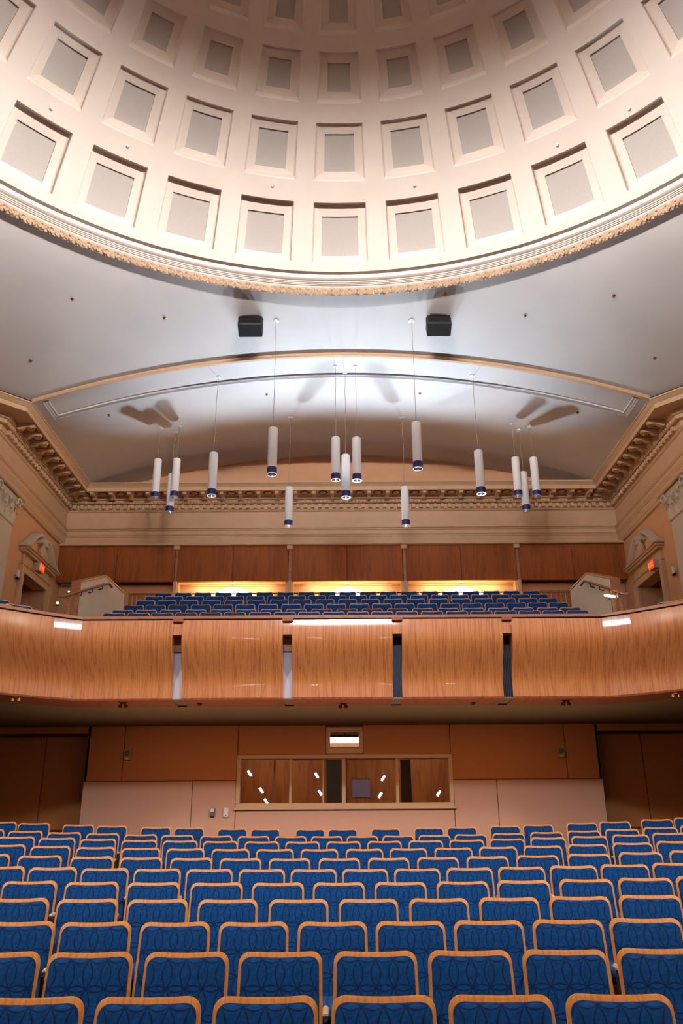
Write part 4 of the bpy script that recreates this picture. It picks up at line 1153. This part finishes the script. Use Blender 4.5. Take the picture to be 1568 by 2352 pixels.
def cushion_mesh():
    mb = MB()
    spec = [(0, 0), (-.022, .0), (-.036, .012), (-.042, .035), (-.044, .09)]
    curve = lambda x: .018 * (1 - (2 * x / W_) ** 2)
    n = None
    for y, ins in spec:
        pts = rr(W_ - .034 - 2 * ins, .27 + ins, HT - .028 - ins, max(.052 - ins * .4, .01), 5, .008, .06); n = len(pts)
        mb.v += [(x, y + curve(x), z) for x, z in pts]
    for k in range(len(spec) - 1):
        for i in range(n): mb.f.append((k * n + i, k * n + (i + 1) % n, (k + 1) * n + (i + 1) % n, (k + 1) * n + i))
    mb.f.append(tuple(range((len(spec) - 1) * n, len(spec) * n)))
    return mb.mesh('cushion', FABRIC, 60)
rotL = -LEAN
def seat_pad_mesh():
    mb = MB(); spec = [(.36, .012), (.368, .0), (.425, .0), (.445, .012), (.45, .05)]; n = None
    for z, ins in spec:
        pts = rr(.44 - 2 * ins, -.46 + ins, .0 - ins, .05, 4); n = len(pts)
        mb.v += [(x, y, z - .02 * (y + .4)) for x, y in pts]
    for k in range(len(spec) - 1):
        for i in range(n): mb.f.append((k * n + i, k * n + (i + 1) % n, (k + 1) * n + (i + 1) % n, (k + 1) * n + i))
    mb.f.append(tuple(range(n))); mb.f.append(tuple(range((len(spec) - 1) * n, len(spec) * n)))
    return mb.mesh('seat', FABRIC, 60)
arm_me = MB().cbox((.2365, -.20, .585), (.268, -.03, .615), .010).mesh('armrest', ARMWOOD)
leg_me = MB().cbox((.242, -.26, .0), (.263, -.08, .585), .005).cbox((.236, -.30, -.0), (.268, -.04, .02), .004).mesh('standard', BLACKM)
def make_seat(loc, rotz, lab, group):
    t = thing('auditorium_seat', lab, 'seat', loc, rotz, group)
    b = part('backrest', shell_m, None, t); b.location = (0, 0, .45); b.rotation_euler = (rotL, 0, 0)
    c = part('cushion', cush_m, None, b)
    part('seat', pad_m, None, t); part('armrest', arm_me, None, t); part('standard', leg_me, None, t)
    return t
shell_m = shell_mesh(); cush_m = cushion_mesh(); pad_m = seat_pad_mesh()
for me in (shell_m, cush_m):                                   # hinge the leaning parts at their own origin
    me.transform(Matrix.Translation((0, 0, -.45)))
SEATS = [
 [77, 344.5, 611, 879.5, 1147, 1415],
 [0, 213, 431.8, 645, 861, 1076.5, 1292, 1509],
 [50, 225, 405, 584, 763.5, 941, 1119.7, 1299.5, 1476.5],
 [47, 206, 365.8, 525, 686.4, 845.5, 1006, 1165.5, 1327, 1487.2],
 [-68, 73.7, 215.6, 356, 499.2, 639.2, 778, 918.6, 1060.6, 1199, 1341.9, 1477.3, 1611],
 [5.5, 125.6, 244.9, 364.5, 482.9, 602.3, 720.4, 838, 956.9, 1076.1, 1194.5, 1313, 1430.4, 1550],
 [-24, 96, 215.3, 327.2, 442, 553.6, 665.6, 779.2, 891.6, 1004.1, 1117, 1231.3, 1349, 1467.4, 1585],
 [16.5, 119.8, 223.2, 326.5, 428.3, 531, 631.9, 733.5, 836.4, 936.9, 1039.2, 1141.5, 1243.9, 1345.3, 1449, 1551],
 [-53, 40.8, 134.6, 228.6, 322.7, 415.8, 507.8, 602.2, 694.9, 788.8, 882.3, 976.7, 1069.8, 1162.3, 1256, 1350.5, 1445.2, 1538],
 [-27, 61.5, 150.6, 238.9, 325.6, 409.6, 498.3, 583.4, 667.9, 750.3, 832, 913.9, 996.4, 1079, 1165.5, 1252.8, 1338.5, 1425.9, 1514.3, 1600],
 [4, 81, 183, 259.6, 360.3, 436.6, 535.2, 610.2, 712.5, 786.6, 885, 983.4, 1058.7, 1157.8, 1233.4, 1333.8, 1409.5, 1506.7, 1583]]
for k, row in enumerate(SEATS):
    vis = [p for p in row if True]
    for i, px in enumerate(vis):
        py = ROW_TOP_PX[k]
        Y = rowY(k)
        for _ in range(4):                      # depth of the curved row at this seat
            x = at(px, py, Y + .09).x; Y = seat_y(x, k)
        z = ROW_Z[k] + BOWL * x * x
        rz = math.atan(.05 * x) * (1.0 if abs(x) > 1.2 else .5)
        rown = 'in the back row of the stalls' if k == 10 else 'in the front row' if k == 0 else f'in the {ORD[k + 1]} row from the front'
        make_seat((x, Y, z), -rz, f'blue patterned seat, {ORD[i + 1]} from the left {rown}', 'blue seats in the stalls')
BSEATS = [
 [263.8, 320, 373.6, 428.9, 484.3, 540, 597.5, 654.2, 709.8, 765.7, 821.5, 877.1, 933.6, 991.4, 1048.3, 1104.5, 1159.5, 1214.7, 1268.7, 1324.5],
 [283.5, 337, 393, 450.5, 508, 565, 622.7, 680.7, 739, 796.6, 854.5, 912.3, 970.2, 1028.5, 1086.5, 1143.7, 1200.3, 1255.6, 1308],
 [309, 358.8, 410.5, 462.3, 513.3, 563.8, 616.3, 669.4, 720.4, 772, 824.8, 876.4, 928.2, 980.4, 1032.7, 1083.1, 1134.3, 1184.4, 1233, 1281],
 [336, 384.6, 434.8, 486, 538.3, 589.3, 641.8, 693.8, 746.2, 797.8, 849.6, 901.7, 954, 1006.2, 1057.7, 1109.7, 1161, 1211, 1256.9],
 [355.5, 401, 448, 495, 540.5, 587, 634.5, 682, 728, 775, 821.8, 867.9, 914.4, 962, 1009.5, 1054.6, 1100.8, 1147.7, 1193.6, 1237],
 [377, 422, 467, 514, 560.9, 608.2, 655.8, 703.8, 751.5, 798, 844.9, 891.3, 939.1, 986.5, 1033.6, 1080.4, 1127.6, 1173.2, 1217.6]]
for k, row in enumerate(BSEATS):
    for i, px in enumerate(row):
        x = at(px, BROW_PX[k], BROW_Y[k] + .09).x
        rown = 'top' if k == 5 else 'front' if k == 0 else ORD[k + 1]
        make_seat((x, BROW_Y[k], BROW_Z[k]), -math.atan(.012 * x), f'navy blue seat, {ORD[i + 1]} from the left in the {rown} row of the balcony', 'blue seats in the balcony')
for px, py, Y, rz, lab in ((52, 1388, 14.15, .62, 'navy seat behind the left curve of the balcony rail, right of two others'), (2, 1374.5, 14.8, .62, 'navy seat at the far left edge of the balcony, upper one'),
                           (4, 1384, 13.3, .62, 'navy seat at the far left edge of the balcony, lower one'), (1531, 1379.5, 13.6, -.62, 'navy seat barely showing behind the right curve of the balcony rail')):
    p = at(px, py, Y)
    make_seat((p.x, Y - .09, p.z - .86), rz, lab, 'seats on the balcony wings')

# ---- stage lamps behind the camera that mirror in the booth glass
for k, (px, py, lab) in enumerate(((573, 1776, 'topmost at the left'), (600, 1815, 'second down at the left'), (611, 1841, 'lowest at the left'), (727, 1781, 'upper left of centre'), (735, 1821, 'lower left of centre'),
                                   (880, 1787, 'upper right of centre'), (873, 1826, 'lower right of centre'), (1007, 1822, 'alone at the right'))):
    q = at(px, py, 36.0); p = Vector((q.x, 2 * (WALL_Y + .05) - 36.0, q.z))
    t = thing('stage_lamp', f'small bright stage lamp mirrored in the booth glass, {lab}', 'lamp', p, 0, 'stage lamps mirrored in the glass')
    tl = .5 if px < 788 else -.4
    part('lens', MB().tube([(-.07 * math.copysign(1, tl) , 0, .10), (.07 * math.copysign(1, tl), 0, -.10)], .05, 10), STAGEL, t)
    part('housing', MB().box((-.15, -.16, -.18), (.15, -.10, .18)), BLACKM, t)
